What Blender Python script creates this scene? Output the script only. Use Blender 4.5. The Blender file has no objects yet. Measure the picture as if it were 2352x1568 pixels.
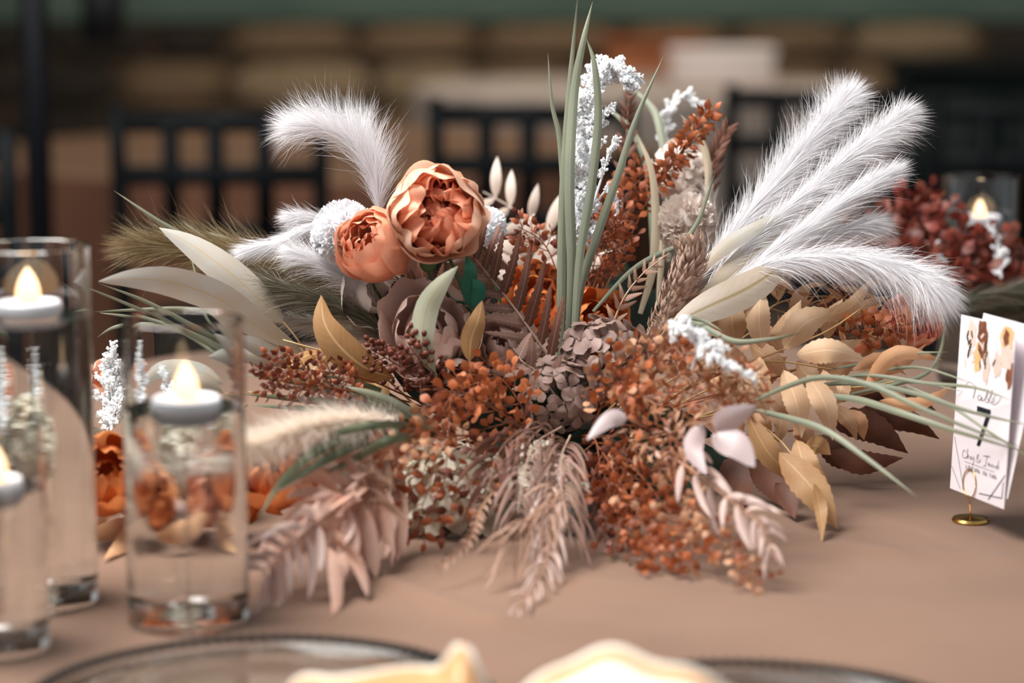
import bpy, math, random
import numpy as np
from mathutils import Vector, Matrix

# ------------------------------------------------------------------ camera, light, exposure
PITCH = math.radians(9.0)
CP, SP = math.cos(PITCH), math.sin(PITCH)
FPX = 85.0 / 36.0 * 2352.0
CAMZ = 1.28
TZ = 0.75                      # table top height
scene = bpy.context.scene
COL = scene.collection
cam_data = bpy.data.cameras.new('camera')
cam_data.lens = 85.0
cam_data.sensor_width = 36.0
cam_data.clip_start = 0.05
cam_data.dof.use_dof = True
cam_data.dof.focus_distance = 2.40
cam_data.dof.aperture_fstop = 2.4
cam = bpy.data.objects.new('camera', cam_data)
cam.location = (0, 0, CAMZ)
cam.rotation_euler = (math.radians(90) - PITCH, 0, 0)
COL.objects.link(cam)
scene.camera = cam

world = bpy.data.worlds.new('overcast_sky')
scene.world = world
world.use_nodes = True
wn = world.node_tree.nodes
wn['Background'].inputs[0].default_value = (0.95, 0.975, 1.0, 1)
wn['Background'].inputs[1].default_value = 0.36

def area(name, loc, target, size, size_y, power, color):
    l = bpy.data.lights.new(name, 'AREA')
    l.shape = 'RECTANGLE'; l.size = size; l.size_y = size_y
    l.energy = power; l.color = color
    o = bpy.data.objects.new(name, l)
    o.location = loc
    o.rotation_euler = (Vector(target) - Vector(loc)).to_track_quat('-Z', 'Y').to_euler()
    COL.objects.link(o)
    return o
area('added_overhead_key', (-1.1, 2.0, 3.2), (0.05, 2.42, 0.85), 1.6, 1.4, 140, (1.0, 0.97, 0.94))  # added key lamp over the table; no real opening there
area('added_hall_fill', (0.3, 10.0, 3.7), (0.2, 11.0, 0.5), 5.0, 3.0, 125, (1.0, 0.90, 0.78))  # unseen lamp added to brighten the background
vs = scene.view_settings
vs.view_transform = 'Standard'
vs.look = 'None'
vs.gamma = 1.0
vs.use_curve_mapping = False
vs.exposure = 0.27
cy_ = scene.cycles
cy_.max_bounces = 12
cy_.diffuse_bounces = 4
cy_.glossy_bounces = 3
cy_.transmission_bounces = 12
cy_.use_light_tree = False
cy_.adaptive_threshold = 0.11

# ------------------------------------------------------------------ helpers
def depth_on_table(py, z=0.0):
    ang = PITCH + math.atan((py - 784.0) / FPX)
    if ang <= 0.01:
        return 1e9
    h = (CAMZ - TZ - z) / math.tan(ang)
    return h * CP + (CAMZ - TZ - z) * SP

def P(px, py, d, clamp=True):
    """A point of the place: d metres in front of the lens along its axis, kept above the table top."""
    if clamp:
        d = min(d, depth_on_table(py, 0.004))
    x = (px - 1176.0) / FPX * d
    v = (784.0 - py) / FPX * d
    return Vector((x, d * CP + v * SP, CAMZ - d * SP + v * CP))

def PP(lst):
    return [P(*p) for p in lst]

def on_table(px, py, z=0.0):
    d = depth_on_table(py, z)
    return P(px, py, d, False)

def lin(c):
    return tuple(((v / 255.0) / 12.92 if v / 255.0 <= 0.04045 else ((v / 255.0 + 0.055) / 1.055) ** 2.4) for v in c)

MATS = {}
def mat(name, c1, c2=None, rough=0.6, transl=0.0, metal=0.0, noise=0.0, nscale=40.0, vein=None, uvmix=0.0,
        spec=0.4, jitter=0.12, bump=0.0, bscale=200.0, sheen=0.0, veinw=0.05):
    """Procedural surface: c1 -> c2 by the piece's own length (uvmix) or by noise, each piece a little different."""
    m = bpy.data.materials.new(name)
    m.use_nodes = True
    nt = m.node_tree; N = nt.nodes; L = nt.links
    b = N['Principled BSDF']; out = N['Material Output']
    b.inputs['Roughness'].default_value = rough
    b.inputs['Metallic'].default_value = metal
    b.inputs['Specular IOR Level'].default_value = spec
    if sheen:
        b.inputs['Sheen Weight'].default_value = sheen
    c1 = lin(c1); c2 = lin(c2) if c2 else c1
    col = N.new('ShaderNodeMix'); col.data_type = 'RGBA'
    col.inputs[6].default_value = (*c1, 1); col.inputs[7].default_value = (*c2, 1)
    fac = N.new('ShaderNodeMath'); fac.operation = 'ADD'; fac.use_clamp = True
    fac.inputs[0].default_value = 0.0; fac.inputs[1].default_value = 0.0
    uv = N.new('ShaderNodeUVMap') if (uvmix or vein) else None
    sep = None
    if uv:
        sep = N.new('ShaderNodeSeparateXYZ'); L.new(uv.outputs[0], sep.inputs[0])
    if uvmix:
        mm = N.new('ShaderNodeMath'); mm.operation = 'MULTIPLY'; mm.inputs[1].default_value = uvmix
        L.new(sep.outputs[1], mm.inputs[0]); L.new(mm.outputs[0], fac.inputs[0])
    if noise:
        tc = N.new('ShaderNodeTexCoord')
        nz = N.new('ShaderNodeTexNoise'); nz.inputs['Scale'].default_value = nscale
        nz.inputs['Detail'].default_value = 4
        L.new(tc.outputs['Object'], nz.inputs['Vector'])
        mr = N.new('ShaderNodeMapRange'); mr.inputs[1].default_value = 0.3; mr.inputs[2].default_value = 0.7
        mr.inputs[3].default_value = -noise * 0.5 if uvmix else 0.0; mr.inputs[4].default_value = noise
        L.new(nz.outputs[0], mr.inputs[0]); L.new(mr.outputs[0], fac.inputs[1])
    L.new(fac.outputs[0], col.inputs[0])
    cur = col.outputs[2]
    if vein:
        # midrib and slanting side veins from the leaf's own coordinates
        au = N.new('ShaderNodeMath'); au.operation = 'SUBTRACT'; au.inputs[1].default_value = 0.5
        L.new(sep.outputs[0], au.inputs[0])
        ab = N.new('ShaderNodeMath'); ab.operation = 'ABSOLUTE'; L.new(au.outputs[0], ab.inputs[0])
        lt = N.new('ShaderNodeMapRange'); lt.inputs[1].default_value = 0.0; lt.inputs[2].default_value = veinw
        lt.inputs[3].default_value = 0.85; lt.inputs[4].default_value = 0.0
        L.new(ab.outputs[0], lt.inputs[0])
        s1 = N.new('ShaderNodeMath'); s1.operation = 'MULTIPLY_ADD'; s1.inputs[1].default_value = -0.35
        L.new(ab.outputs[0], s1.inputs[0]); L.new(sep.outputs[1], s1.inputs[2])
        s2 = N.new('ShaderNodeMath'); s2.operation = 'MULTIPLY'; s2.inputs[1].default_value = 75.0
        L.new(s1.outputs[0], s2.inputs[0])
        s3 = N.new('ShaderNodeMath'); s3.operation = 'SINE'; L.new(s2.outputs[0], s3.inputs[0])
        s4 = N.new('ShaderNodeMapRange'); s4.inputs[1].default_value = 0.9; s4.inputs[2].default_value = 1.0
        s4.inputs[3].default_value = 0.0; s4.inputs[4].default_value = 0.16
        L.new(s3.outputs[0], s4.inputs[0])
        mx = N.new('ShaderNodeMath'); mx.operation = 'MAXIMUM'
        L.new(lt.outputs[0], mx.inputs[0]); L.new(s4.outputs[0], mx.inputs[1])
        vm = N.new('ShaderNodeMix'); vm.data_type = 'RGBA'
        vm.inputs[7].default_value = (*lin(vein), 1)
        L.new(cur, vm.inputs[6]); L.new(mx.outputs[0], vm.inputs[0])
        cur = vm.outputs[2]
    if jitter:
        oi = N.new('ShaderNodeObjectInfo')
        hs = N.new('ShaderNodeHueSaturation')
        jr = N.new('ShaderNodeMapRange'); jr.inputs[3].default_value = 1 - jitter; jr.inputs[4].default_value = 1 + jitter
        L.new(oi.outputs['Random'], jr.inputs[0]); L.new(jr.outputs[0], hs.inputs['Value'])
        L.new(cur, hs.inputs['Color']); cur = hs.outputs[0]
    L.new(cur, b.inputs['Base Color'])
    if bump:
        tc2 = N.new('ShaderNodeTexCoord')
        n2 = N.new('ShaderNodeTexNoise'); n2.inputs['Scale'].default_value = bscale; n2.inputs['Detail'].default_value = 3
        bp = N.new('ShaderNodeBump'); bp.inputs['Strength'].default_value = bump; bp.inputs['Distance'].default_value = 0.002
        L.new(tc2.outputs['Object'], n2.inputs['Vector']); L.new(n2.outputs[0], bp.inputs['Height'])
        L.new(bp.outputs[0], b.inputs['Normal'])
    if transl:
        tr = N.new('ShaderNodeBsdfTranslucent'); L.new(cur, tr.inputs[0])
        ms = N.new('ShaderNodeMixShader'); ms.inputs[0].default_value = transl
        L.new(b.outputs[0], ms.inputs[1]); L.new(tr.outputs[0], ms.inputs[2]); L.new(ms.outputs[0], out.inputs[0])
    MATS[name] = m
    return m

def emis(name, c, s, c2=None):
    m = bpy.data.materials.new(name); m.use_nodes = True
    N = m.node_tree.nodes; L = m.node_tree.links
    e = N.new('ShaderNodeEmission'); e.inputs[1].default_value = s
    e.inputs[0].default_value = (*c, 1)
    if c2:
        tc = N.new('ShaderNodeTexCoord'); sp = N.new('ShaderNodeSeparateXYZ'); L.new(tc.outputs['Generated'], sp.inputs[0])
        mx = N.new('ShaderNodeMix'); mx.data_type = 'RGBA'
        mx.inputs[6].default_value = (*c, 1); mx.inputs[7].default_value = (*c2, 1)
        L.new(sp.outputs[2], mx.inputs[0]); L.new(mx.outputs[2], e.inputs[0])
    L.new(e.outputs[0], N['Material Output'].inputs[0])
    MATS[name] = m
    return m

def glass(name, c, rough, ior):
    m = bpy.data.materials.new(name); m.use_nodes = True
    N = m.node_tree.nodes; L = m.node_tree.links
    g = N.new('ShaderNodeBsdfGlass'); g.inputs[0].default_value = (*c, 1)
    g.inputs['Roughness'].default_value = rough; g.inputs['IOR'].default_value = ior
    L.new(g.outputs[0], N['Material Output'].inputs[0])
    MATS[name] = m
    return m

class G:
    """Plain geometry: vertices, faces, uvs."""
    def __init__(s):
        s.v = []; s.f = []; s.uv = []
    def add(s, verts, faces, uvs=None):
        o = len(s.v)
        s.v.extend([tuple(p) for p in verts])
        s.f.extend([tuple(i + o for i in f) for f in faces])
        s.uv.extend(uvs if uvs else [(0.5, 0.5)] * len(verts))
        return s
    def mesh(s, name, m, smooth=True, off=(0, 0, 0), sharp=None):
        me = bpy.data.meshes.new(name)
        o = Vector(off)
        me.from_pydata([(p[0] - o.x, p[1] - o.y, p[2] - o.z) for p in s.v], [], s.f)
        ul = me.uv_layers.new(name='UVMap')
        idx = np.empty(len(me.loops), dtype=np.int32); me.loops.foreach_get('vertex_index', idx)
        ul.data.foreach_set('uv', np.asarray(s.uv, dtype=np.float32)[idx].ravel())
        if smooth:
            me.shade_smooth()
            if sharp or getattr(s, 'sharp', None):
                me.set_sharp_from_angle(angle=math.radians(sharp or s.sharp))
        for k in (m if isinstance(m, (list, tuple)) else [m]):
            me.materials.append(MATS[k] if isinstance(k, str) else k)
        return me

def setp(o, label=None, cat=None, group=None, kind=None):
    if label: o['label'] = label
    if cat: o['category'] = cat
    if group: o['group'] = group
    if kind: o['kind'] = kind
    return o

def link(name, me, parent=None, mw=None):
    o = bpy.data.objects.new(name, me)
    COL.objects.link(o)
    if parent is not None:
        o.parent = parent
    if mw is not None:
        o.matrix_local = mw
    return o

class Thing:
    def __init__(s, name, label, cat, base, group=None):
        s.base = Vector(base)
        s.o = bpy.data.objects.new(name, None)
        s.o.empty_display_size = 0.02
        s.o.location = s.base
        COL.objects.link(s.o)
        setp(s.o, label, cat, group)
    def part(s, name, g, m, smooth=True, kind=None, parent=None, label=None):
        o = link(name, g.mesh(name, m, smooth, s.base), parent or s.o)
        if kind: o['kind'] = kind
        if label: o['label'] = label
        return o
    def inst(s, name, me, M):
        return link(name, me, s.o, Matrix.Translation(-s.base) @ M)

def solo(name, g, m, base, label, cat, group=None, kind=None, smooth=True):
    o = link(name, g.mesh(name, m, smooth, base)); o.location = base
    return setp(o, label, cat, group, kind)

def spline(pts, n):
    """Catmull-Rom through pts, n samples."""
    p = [Vector(a) for a in pts]
    if len(p) == 2:
        return [p[0].lerp(p[1], i / (n - 1)) for i in range(n)]
    p = [p[0] * 2 - p[1]] + p + [p[-1] * 2 - p[-2]]
    k = len(p) - 3
    out = []
    for i in range(n):
        t = i / (n - 1) * k
        j = min(int(t), k - 1); t -= j
        a, b, c, d = p[j:j + 4]
        out.append(0.5 * ((2 * b) + (c - a) * t + (2 * a - 5 * b + 4 * c - d) * t * t + (3 * b - a - 3 * c + d) * t ** 3))
    return out

def tangents(s):
    n = len(s)
    return [(s[min(i + 1, n - 1)] - s[max(i - 1, 0)]).normalized() for i in range(n)]

def tube(pts, r0, r1=None, n=10, k=6, g=None, cap=True):
    g = g or G()
    s = spline(pts, n) if n != len(pts) else [Vector(a) for a in pts]
    T = tangents(s)
    r1 = r0 if r1 is None else r1
    up = Vector((0.31, 0.2, 0.93))
    vs_, fs = [], []
    for i, p in enumerate(s):
        a = T[i].cross(up)
        if a.length < 1e-4: a = T[i].cross(Vector((1, 0, 0)))
        a.normalize(); b = T[i].cross(a)
        r = r0 + (r1 - r0) * i / (len(s) - 1)
        for j in range(k):
            q = 2 * math.pi * j / k
            vs_.append(p + a * (r * math.cos(q)) + b * (r * math.sin(q)))
    for i in range(len(s) - 1):
        for j in range(k):
            fs.append((i * k + j, i * k + (j + 1) % k, (i + 1) * k + (j + 1) % k, (i + 1) * k + j))
    if cap:
        fs.append(tuple(range(k - 1, -1, -1)))
        fs.append(tuple((len(s) - 1) * k + j for j in range(k)))
    g.add(vs_, fs)
    return g

def box(c, size, g=None, rz=0.0, bev=0.0):
    g = g or G()
    x, y, z = size[0] / 2, size[1] / 2, size[2] / 2
    R = Matrix.Rotation(rz, 3, 'Z')
    if bev <= 0:
        vs_ = [Vector(c) + R @ Vector((a * x, b * y, d * z)) for d in (-1, 1) for a, b in ((-1, -1), (1, -1), (1, 1), (-1, 1))]
        g.add(vs_, [(3, 2, 1, 0), (4, 5, 6, 7), (0, 1, 5, 4), (1, 2, 6, 5), (2, 3, 7, 6), (3, 0, 4, 7)])
    else:
        vs_ = []
        for d, ins in ((-1, bev), (-1, 0), (1, 0), (1, bev)):
            zz = d * z - (0 if ins else d * bev)
            e = bev
            a, b = x - ins, y - ins
            ring = [(-a + e, -b), (a - e, -b), (a, -b + e), (a, b - e), (a - e, b), (-a + e, b), (-a, b - e), (-a, -b + e)]
            vs_ += [Vector(c) + R @ Vector((q[0], q[1], zz)) for q in ring]
        fs = [tuple(range(7, -1, -1)), tuple(range(24, 32))]
        for i in range(3):
            for j in range(8):
                fs.append((i * 8 + j, i * 8 + (j + 1) % 8, i * 8 + 8 + (j + 1) % 8, i * 8 + 8 + j))
        g.add(vs_, fs)
    return g

def lathe(prof, k=48, g=None, c=(0, 0, 0), closed=False):
    g = g or G()
    c = Vector(c)
    vs_, fs, uv = [], [], []
    n = len(prof)
    for i, (r, z) in enumerate(prof):
        for j in range(k):
            q = 2 * math.pi * j / k
            vs_.append(c + Vector((r * math.cos(q), r * math.sin(q), z)))
            uv.append((j / k, i / max(1, n - 1)))
    for i in range(n if closed else n - 1):
        i2 = (i + 1) % n
        for j in range(k):
            fs.append((i * k + j, i * k + (j + 1) % k, i2 * k + (j + 1) % k, i2 * k + j))
    g.add(vs_, fs, uv)
    g.sharp = 32
    return g

CAMV = Vector((0, 0, CAMZ))
def prof_lance(v):   return max(0.02, math.sin(math.pi * v ** 0.85) ** 0.8)
def prof_blade(v):   return max(0.03, min(1.0, 0.55 + 1.6 * v) * (1 - v ** 4.0))
def prof_ovate(v):   return max(0.03, math.sin(math.pi * min(1, v ** 0.7)) ** 0.75)
def prof_obov(v):    return max(0.04, math.sin(math.pi * min(1.0, v ** 1.5)) ** 0.6)
def prof_maple(v):   return max(0.03, math.sin(math.pi * min(1, v ** 0.78)) ** 0.95)
def prof_pinna(v):   return max(0.03, min(1, 3 * v + 0.5) * (1 - v) ** 0.55)

def leafgeo(path, width, prof=prof_lance, n=14, cup=0.25, serr=0, samp=0.25, twist=0.0, face=None, wav=0.0, seed=0, g=None, cross=4, roll=0.0):
    """A curved leaf: spine through the points, own width, folded along the midrib; serr teeth per side."""
    g = g or G()
    rng = random.Random(seed)
    if serr: n = serr * 2 + 2
    s = spline(path, n); T = tangents(s)
    ph = rng.uniform(0, 6)
    vs_, fs, uv = [], [], []
    for i in range(n):
        v = i / (n - 1)
        nrm = (face if face is not None else (CAMV - s[i])).normalized()
        nrm = nrm - T[i] * nrm.dot(T[i])
        if nrm.length < 1e-3: nrm = Vector((0, -1, 0.3))
        nrm.normalize()
        nrm = Matrix.Rotation(roll + twist * (v - 0.5), 3, T[i]) @ nrm
        side = T[i].cross(nrm).normalized()
        w = width * 0.5 * prof(v)
        if serr: w *= 1 + (samp if i % 2 else -samp * 0.4)
        for j in range(cross + 1):
            u = -1 + 2 * j / cross
            rp = wav * width * math.sin(9 * v + ph + (2.5 if u > 0 else 0)) * abs(u)
            vs_.append(s[i] + side * (u * w) - nrm * (cup * w * (abs(u) ** 1.3)) + nrm * rp)
            uv.append((0.5 + u * 0.5, v))
    m = cross + 1
    for i in range(n - 1):
        for j in range(cross):
            fs.append((i * m + j, i * m + j + 1, (i + 1) * m + j + 1, (i + 1) * m + j))
    g.add(vs_, fs, uv)
    return g

def unit_leaf(name, m, width=0.7, prof=prof_ovate, n=6, cup=0.3, bend=0.15, serr=0, cross=2, samp=0.3):
    """A shared leaflet: 1 long along +Y, face to +Z."""
    pts = [Vector((0, 0, 0)), Vector((0, 0.5, bend)), Vector((0, 1, 0))]
    g = leafgeo(pts, width, prof, n=n, cup=cup, serr=serr, face=Vector((0, 0, 1)), cross=cross, samp=samp)
    return g.mesh(name, m)

def frame(pos, d, nrm, sc, scx=None):
    """Matrix that lays a unit leaflet at pos along d with face nrm."""
    d = d.normalized()
    z = nrm - d * nrm.dot(d)
    if z.length < 1e-4: z = Vector((0.3, -0.9, 0.3)) - d * d.dot(Vector((0.3, -0.9, 0.3)))
    z.normalize()
    x = d.cross(z)
    sx = scx if scx is not None else sc
    return Matrix(((x.x * sx, d.x * sc, z.x * sc, pos.x), (x.y * sx, d.y * sc, z.y * sc, pos.y), (x.z * sx, d.z * sc, z.z * sc, pos.z), (0, 0, 0, 1)))

def rvec(rng):
    while True:
        v = Vector((rng.uniform(-1, 1), rng.uniform(-1, 1), rng.uniform(-1, 1)))
        if 0.1 < v.length < 1: return v.normalized()

def hairs(spine_pts, n, length, spread, width, seed, droop=0.15, t0=0.0, t1=1.0, tipspread=1.0, curl=0.25, flat=None, start=0.0):
    """Plume strands along a spine, every strand its own tapering ribbon."""
    R = np.random.RandomState(seed)
    S = np.array([tuple(p) for p in spline(spine_pts, 60)])
    Tn = np.gradient(S, axis=0); Tn /= np.linalg.norm(Tn, axis=1)[:, None]
    t = t0 + (t1 - t0) * R.rand(n) ** 0.85
    idx = t * 59; i0 = np.clip(idx.astype(int), 0, 58); fr = (idx - i0)[:, None]
    p = S[i0] * (1 - fr) + S[i0 + 1] * fr
    T = Tn[i0]
    r = R.randn(n, 3); r -= T * np.sum(r * T, axis=1)[:, None]; r /= np.linalg.norm(r, axis=1)[:, None] + 1e-9
    a = np.radians(spread) * np.abs(R.randn(n)) * (0.55 + 0.45 * tipspread * t)
    a = np.clip(a, 0, 1.2)
    d = T * np.cos(a)[:, None] + r * np.sin(a)[:, None]
    L = length * (0.55 + 0.6 * R.rand(n)) * (0.55 + 0.45 * np.sin(np.pi * np.clip(t * 0.8 + 0.15, 0, 1)))
    g = np.array([0, 0, -1.0])
    K = 4
    pts = []
    for k in range(K):
        s = k / (K - 1)
        q = p + d * (L * s)[:, None] + r * (L * curl * s * s * (R.rand(n) * 0.9 + 0.1))[:, None] * 0.5 + g * (L * droop * s * s)[:, None]
        pts.append(q)
    sd = np.cross(d, R.randn(n, 3)); sd /= np.linalg.norm(sd, axis=1)[:, None] + 1e-9
    V = np.zeros((n, K * 2 - 1, 3))
    for k in range(K - 1):
        w = width * (1 - 0.75 * k / (K - 1))
        V[:, 2 * k] = pts[k] - sd * w * 0.5
        V[:, 2 * k + 1] = pts[k] + sd * w * 0.5
    V[:, -1] = pts[-1]
    V[:, :, 2] = np.maximum(V[:, :, 2], TZ + 0.002)
    base = (np.arange(n) * (K * 2 - 1))
    g_ = G()
    g_.v = [tuple(x) for x in V.reshape(-1, 3)]
    fs = []
    for b in base:
        b = int(b)
        fs += [(b, b + 1, b + 3, b + 2), (b + 2, b + 3, b + 5, b + 4), (b + 4, b + 5, b + 6)]
    g_.f = fs
    uvk = [(0.5, 0.0), (0.5, 0.0), (0.5, 0.33), (0.5, 0.33), (0.5, 0.66), (0.5, 0.66), (0.5, 1.0)]
    g_.uv = uvk * n
    return g_
# ------------------------------------------------------------------ materials
mat('cloth', (138, 107, 88), (117, 90, 73), rough=0.85, noise=0.9, nscale=3.0, jitter=0, bump=0.25, bscale=900, sheen=0.2, spec=0.15)
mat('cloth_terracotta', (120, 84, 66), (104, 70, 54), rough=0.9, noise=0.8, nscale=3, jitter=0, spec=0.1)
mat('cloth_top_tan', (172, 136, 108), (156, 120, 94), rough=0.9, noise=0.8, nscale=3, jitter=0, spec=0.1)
mat('cloth_pale', (196, 182, 172), (182, 168, 158), rough=0.9, noise=0.8, nscale=3, jitter=0, spec=0.1)
mat('floor_stain', (74, 56, 44), (56, 42, 34), rough=0.7, noise=1, nscale=2, jitter=0)
mat('plaster_dark', (96, 80, 62), rough=0.9, jitter=0)
mat('paint_green', (110, 132, 118), (96, 118, 106), rough=0.8, noise=1, nscale=2, jitter=0)
mat('ceiling_wood', (90, 74, 60), (70, 58, 48), rough=0.8, noise=1, nscale=2, jitter=0)
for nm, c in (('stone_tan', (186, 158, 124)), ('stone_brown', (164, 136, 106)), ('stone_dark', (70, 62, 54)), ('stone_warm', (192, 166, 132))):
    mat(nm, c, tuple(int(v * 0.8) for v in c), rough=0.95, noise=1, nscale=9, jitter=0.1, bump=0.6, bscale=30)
mat('chair_black', (7, 12, 15), rough=0.6, jitter=0, spec=0.2)
mat('chair_pad', (10, 13, 16), rough=0.9, jitter=0)
mat('bar_green', (22, 38, 38), (16, 28, 30), rough=0.6, noise=1, nscale=3, jitter=0)
mat('wood_warm', (186, 112, 66), (150, 86, 50), rough=0.6, noise=1, nscale=5, jitter=0)
mat('porcelain', (250, 240, 236), rough=0.4, jitter=0)
mat('iron', (8, 12, 20), rough=0.5, jitter=0)
mat('gold', (212, 176, 104), (190, 150, 80), rough=0.25, metal=1.0, noise=0.6, nscale=300, jitter=0)
mat('bead_gun', (16, 24, 26), rough=0.3, metal=0.0, jitter=0)
mat('paper', (236, 228, 232), rough=0.55, jitter=0, spec=0.3)
mat('ink_black', (16, 26, 36), rough=0.6, jitter=0)
mat('ink_grey', (86, 84, 92), rough=0.6, jitter=0)
mat('ink_faint', (150, 146, 154), rough=0.6, jitter=0)
mat('print_brown', (92, 52, 36), (150, 90, 60), rough=0.6, noise=1, nscale=200, jitter=0.1)
mat('print_ochre', (222, 170, 112), (236, 196, 146), rough=0.6, noise=1, nscale=200, jitter=0.1)
mat('print_white', (246, 240, 240), (226, 216, 216), rough=0.6, noise=1, nscale=200, jitter=0.05)
mat('print_blush', (226, 206, 196), (214, 190, 176), rough=0.6, noise=1, nscale=200, jitter=0.1)
mat('print_olive', (70, 62, 52), rough=0.6, jitter=0.2)
mat('wax', (246, 244, 248), (240, 238, 242), rough=0.45, noise=0.5, jitter=0, spec=0.5)
mat('satin_peach', (206, 146, 88), (216, 170, 118), rough=0.4, noise=1, nscale=20, jitter=0, sheen=0.3)
mat('satin_cream', (242, 234, 220), (232, 222, 206), rough=0.45, noise=1, nscale=20, jitter=0, sheen=0.3)
emis('flame', (1.0, 0.52, 0.24), 2.7, (1.0, 0.70, 0.42))
glass('glass_clear', (0.98, 0.99, 0.99), 0.0, 1.48)
glass('water', (0.985, 0.99, 0.99), 0.0, 1.33)
glass('glass_plate', (0.96, 0.98, 0.98), 0.02, 1.45)

# ------------------------------------------------------------------ the setting
def struct(name, g, m, smooth=False):
    o = link(name, g.mesh(name, m, smooth)); o['kind'] = 'structure'
    return o
WY = 13.0
struct('floor', box((0, 5, -0.05), (16, 20, 0.1)), 'floor_stain')
wall_back = struct('wall_back', box((0, WY + 0.1, 1.9), (12.2, 0.2, 3.8)), 'plaster_dark')
struct('added_wall_left', box((-6.0, 9.05, 1.9), (0.2, 7.9, 3.8)), 'plaster_dark')  # unseen wall, added to keep side light off the background
struct('added_wall_right', box((6.0, 9.05, 1.9), (0.2, 7.9, 3.8)), 'plaster_dark')  # added like the left one, blocks light from the side
struct('added_ceiling', box((0, 8.3, 3.85), (12.2, 9.8, 0.1)), 'ceiling_wood')  # unseen slab added to darken the back of the hall
struct('trim_1', box((0, WY - 0.04, 2.325), (11.7, 0.06, 2.75), bev=0.01), 'paint_green')
# stones of the low wall under the green boarding, each its own piece
rng = random.Random(7)
def stone_mesh(k):
    r = random.Random(k)
    g = G(); vs_ = []
    ring = 9
    for lay, (s, z) in enumerate(((1.0, 0.0), (0.97, 0.55), (0.72, 1.0))):
        for j in range(ring):
            q = 2 * math.pi * (j + 0.3 * r.random()) / ring
            sq = 1.0 / max(abs(math.cos(q)), abs(math.sin(q))) ** 0.65
            vs_.append(Vector((0.5 * s * math.cos(q) * sq, -z * 0.06, 0.5 * s * math.sin(q) * sq)))
    fs = [(i * ring + j, i * ring + (j + 1) % ring, (i + 1) * ring + (j + 1) % ring, (i + 1) * ring + j) for i in range(2) for j in range(ring)]
    fs.append(tuple(2 * ring + j for j in range(ring)))
    g.add(vs_, fs)
    return g
stone_meshes = {m: [stone_mesh(i).mesh('stone', m) for i in range(4)] for m in ('stone_tan', 'stone_brown', 'stone_dark', 'stone_warm')}
def add_stone(x, z, w, h, m):
    M = Matrix.Translation((x, WY - 0.0, z)) @ Matrix.Diagonal((w * 0.97, 1.0, h * 0.96, 1))
    o = link('stone', rng.choice(stone_meshes[m]), wall_back, M)
z = 0.0
rows = (0.26, 0.22, 0.26, 0.205)
for ri, h in enumerate(rows):
    x = -4.2 - rng.random() * 0.3
    while x < 4.2:
        w = rng.uniform(0.34, 0.8)
        pxx = 1176 + (x + w / 2) / WY * FPX
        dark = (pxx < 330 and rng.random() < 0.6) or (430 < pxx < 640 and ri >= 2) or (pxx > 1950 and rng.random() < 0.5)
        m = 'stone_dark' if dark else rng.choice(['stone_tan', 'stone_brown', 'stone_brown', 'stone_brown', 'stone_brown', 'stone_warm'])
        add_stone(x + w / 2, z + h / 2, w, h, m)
        x += w
    z += h

# round tables under cloths: top with creases, hanging skirt with folds
def draped_round(name, label, cx, cy, R, m, folds=18, seed=1, group=None, creases=(), rings=10, k=96, drop=0.73, mats=None):
    g = G(); vs_, fs, uv = [], [], []
    r = random.Random(seed)
    prof = [(R * i / rings, 0.0, 0) for i in range(rings + 1)] + [(R + 0.006, -0.004, 0.1), (R + 0.012, -0.03, 0.35)] + [(R + 0.012 + 0.05 * q, -0.03 - (drop - 0.03) * q, 0.3 + 0.7 * q) for q in (0.15, 0.35, 0.6, 0.8, 1.0)]
    ph = [r.uniform(0, 6.28) for _ in range(3)]
    for rr, zz, am in prof:
        for j in range(k):
            q = 2 * math.pi * j / k
            f = am * (0.03 * math.sin(folds * q + ph[0]) + 0.012 * math.sin((folds * 2 + 1) * q + ph[1]))
            x = (rr + f) * math.cos(q); y = (rr + f) * math.sin(q)
            z_ = zz
            if zz == 0.0:
                for (ax, ay, bx, by, A, wd) in creases:
                    ax_, ay_, bx_, by_ = ax - cx, ay - cy, bx - cx, by - cy
                    L2 = (bx_ - ax_) ** 2 + (by_ - ay_) ** 2
                    tt = max(0, min(1, ((x - ax_) * (bx_ - ax_) + (y - ay_) * (by_ - ay_)) / L2))
                    dd = math.hypot(x - ax_ - tt * (bx_ - ax_), y - ay_ - tt * (by_ - ay_))
                    z_ += A * math.exp(-(dd / wd) ** 2)
            vs_.append((x, y, z_)); uv.append((j / k, rr / R))
    n = len(prof)
    for i in range(n - 1):
        for j in range(k):
            fs.append((i * k + j, i * k + (j + 1) % k, (i + 1) * k + (j + 1) % k, (i + 1) * k + j))
    g.add(vs_, fs, uv)
    me = g.mesh(name, mats or m)
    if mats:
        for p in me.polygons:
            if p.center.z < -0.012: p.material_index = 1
    o = link(name, me); o.location = (cx, cy, TZ)
    return setp(o, label, 'tablecloth', group)
def ot(px, py):
    p = on_table(px, py); return p.x, p.y
cr = [(*ot(820, 1315), *ot(1160, 1430), 0.0045, 0.013), (*ot(1160, 1430), *ot(1500, 1470), 0.003, 0.02), (*ot(1750, 1240), *ot(2340, 1290), 0.003, 0.02),
      (*ot(1300, 1330), *ot(1900, 1400), 0.003, 0.022), (*ot(560, 1400), *ot(900, 1430), 0.002, 0.012)]
TCX, TCY, TR = 0.04, 2.42, 0.95
draped_round('tablecloth', 'dusty rose tan cloth covering the round table under the flowers', TCX, TCY, TR, 'cloth', seed=3, creases=cr, rings=120, k=300)
draped_round('tablecloth', 'terracotta cloth on the blurred table behind the dark chairs', -0.55, 6.75, 0.95, 'cloth_terracotta', seed=5, mats=['cloth_top_tan', 'cloth_terracotta'])
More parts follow.
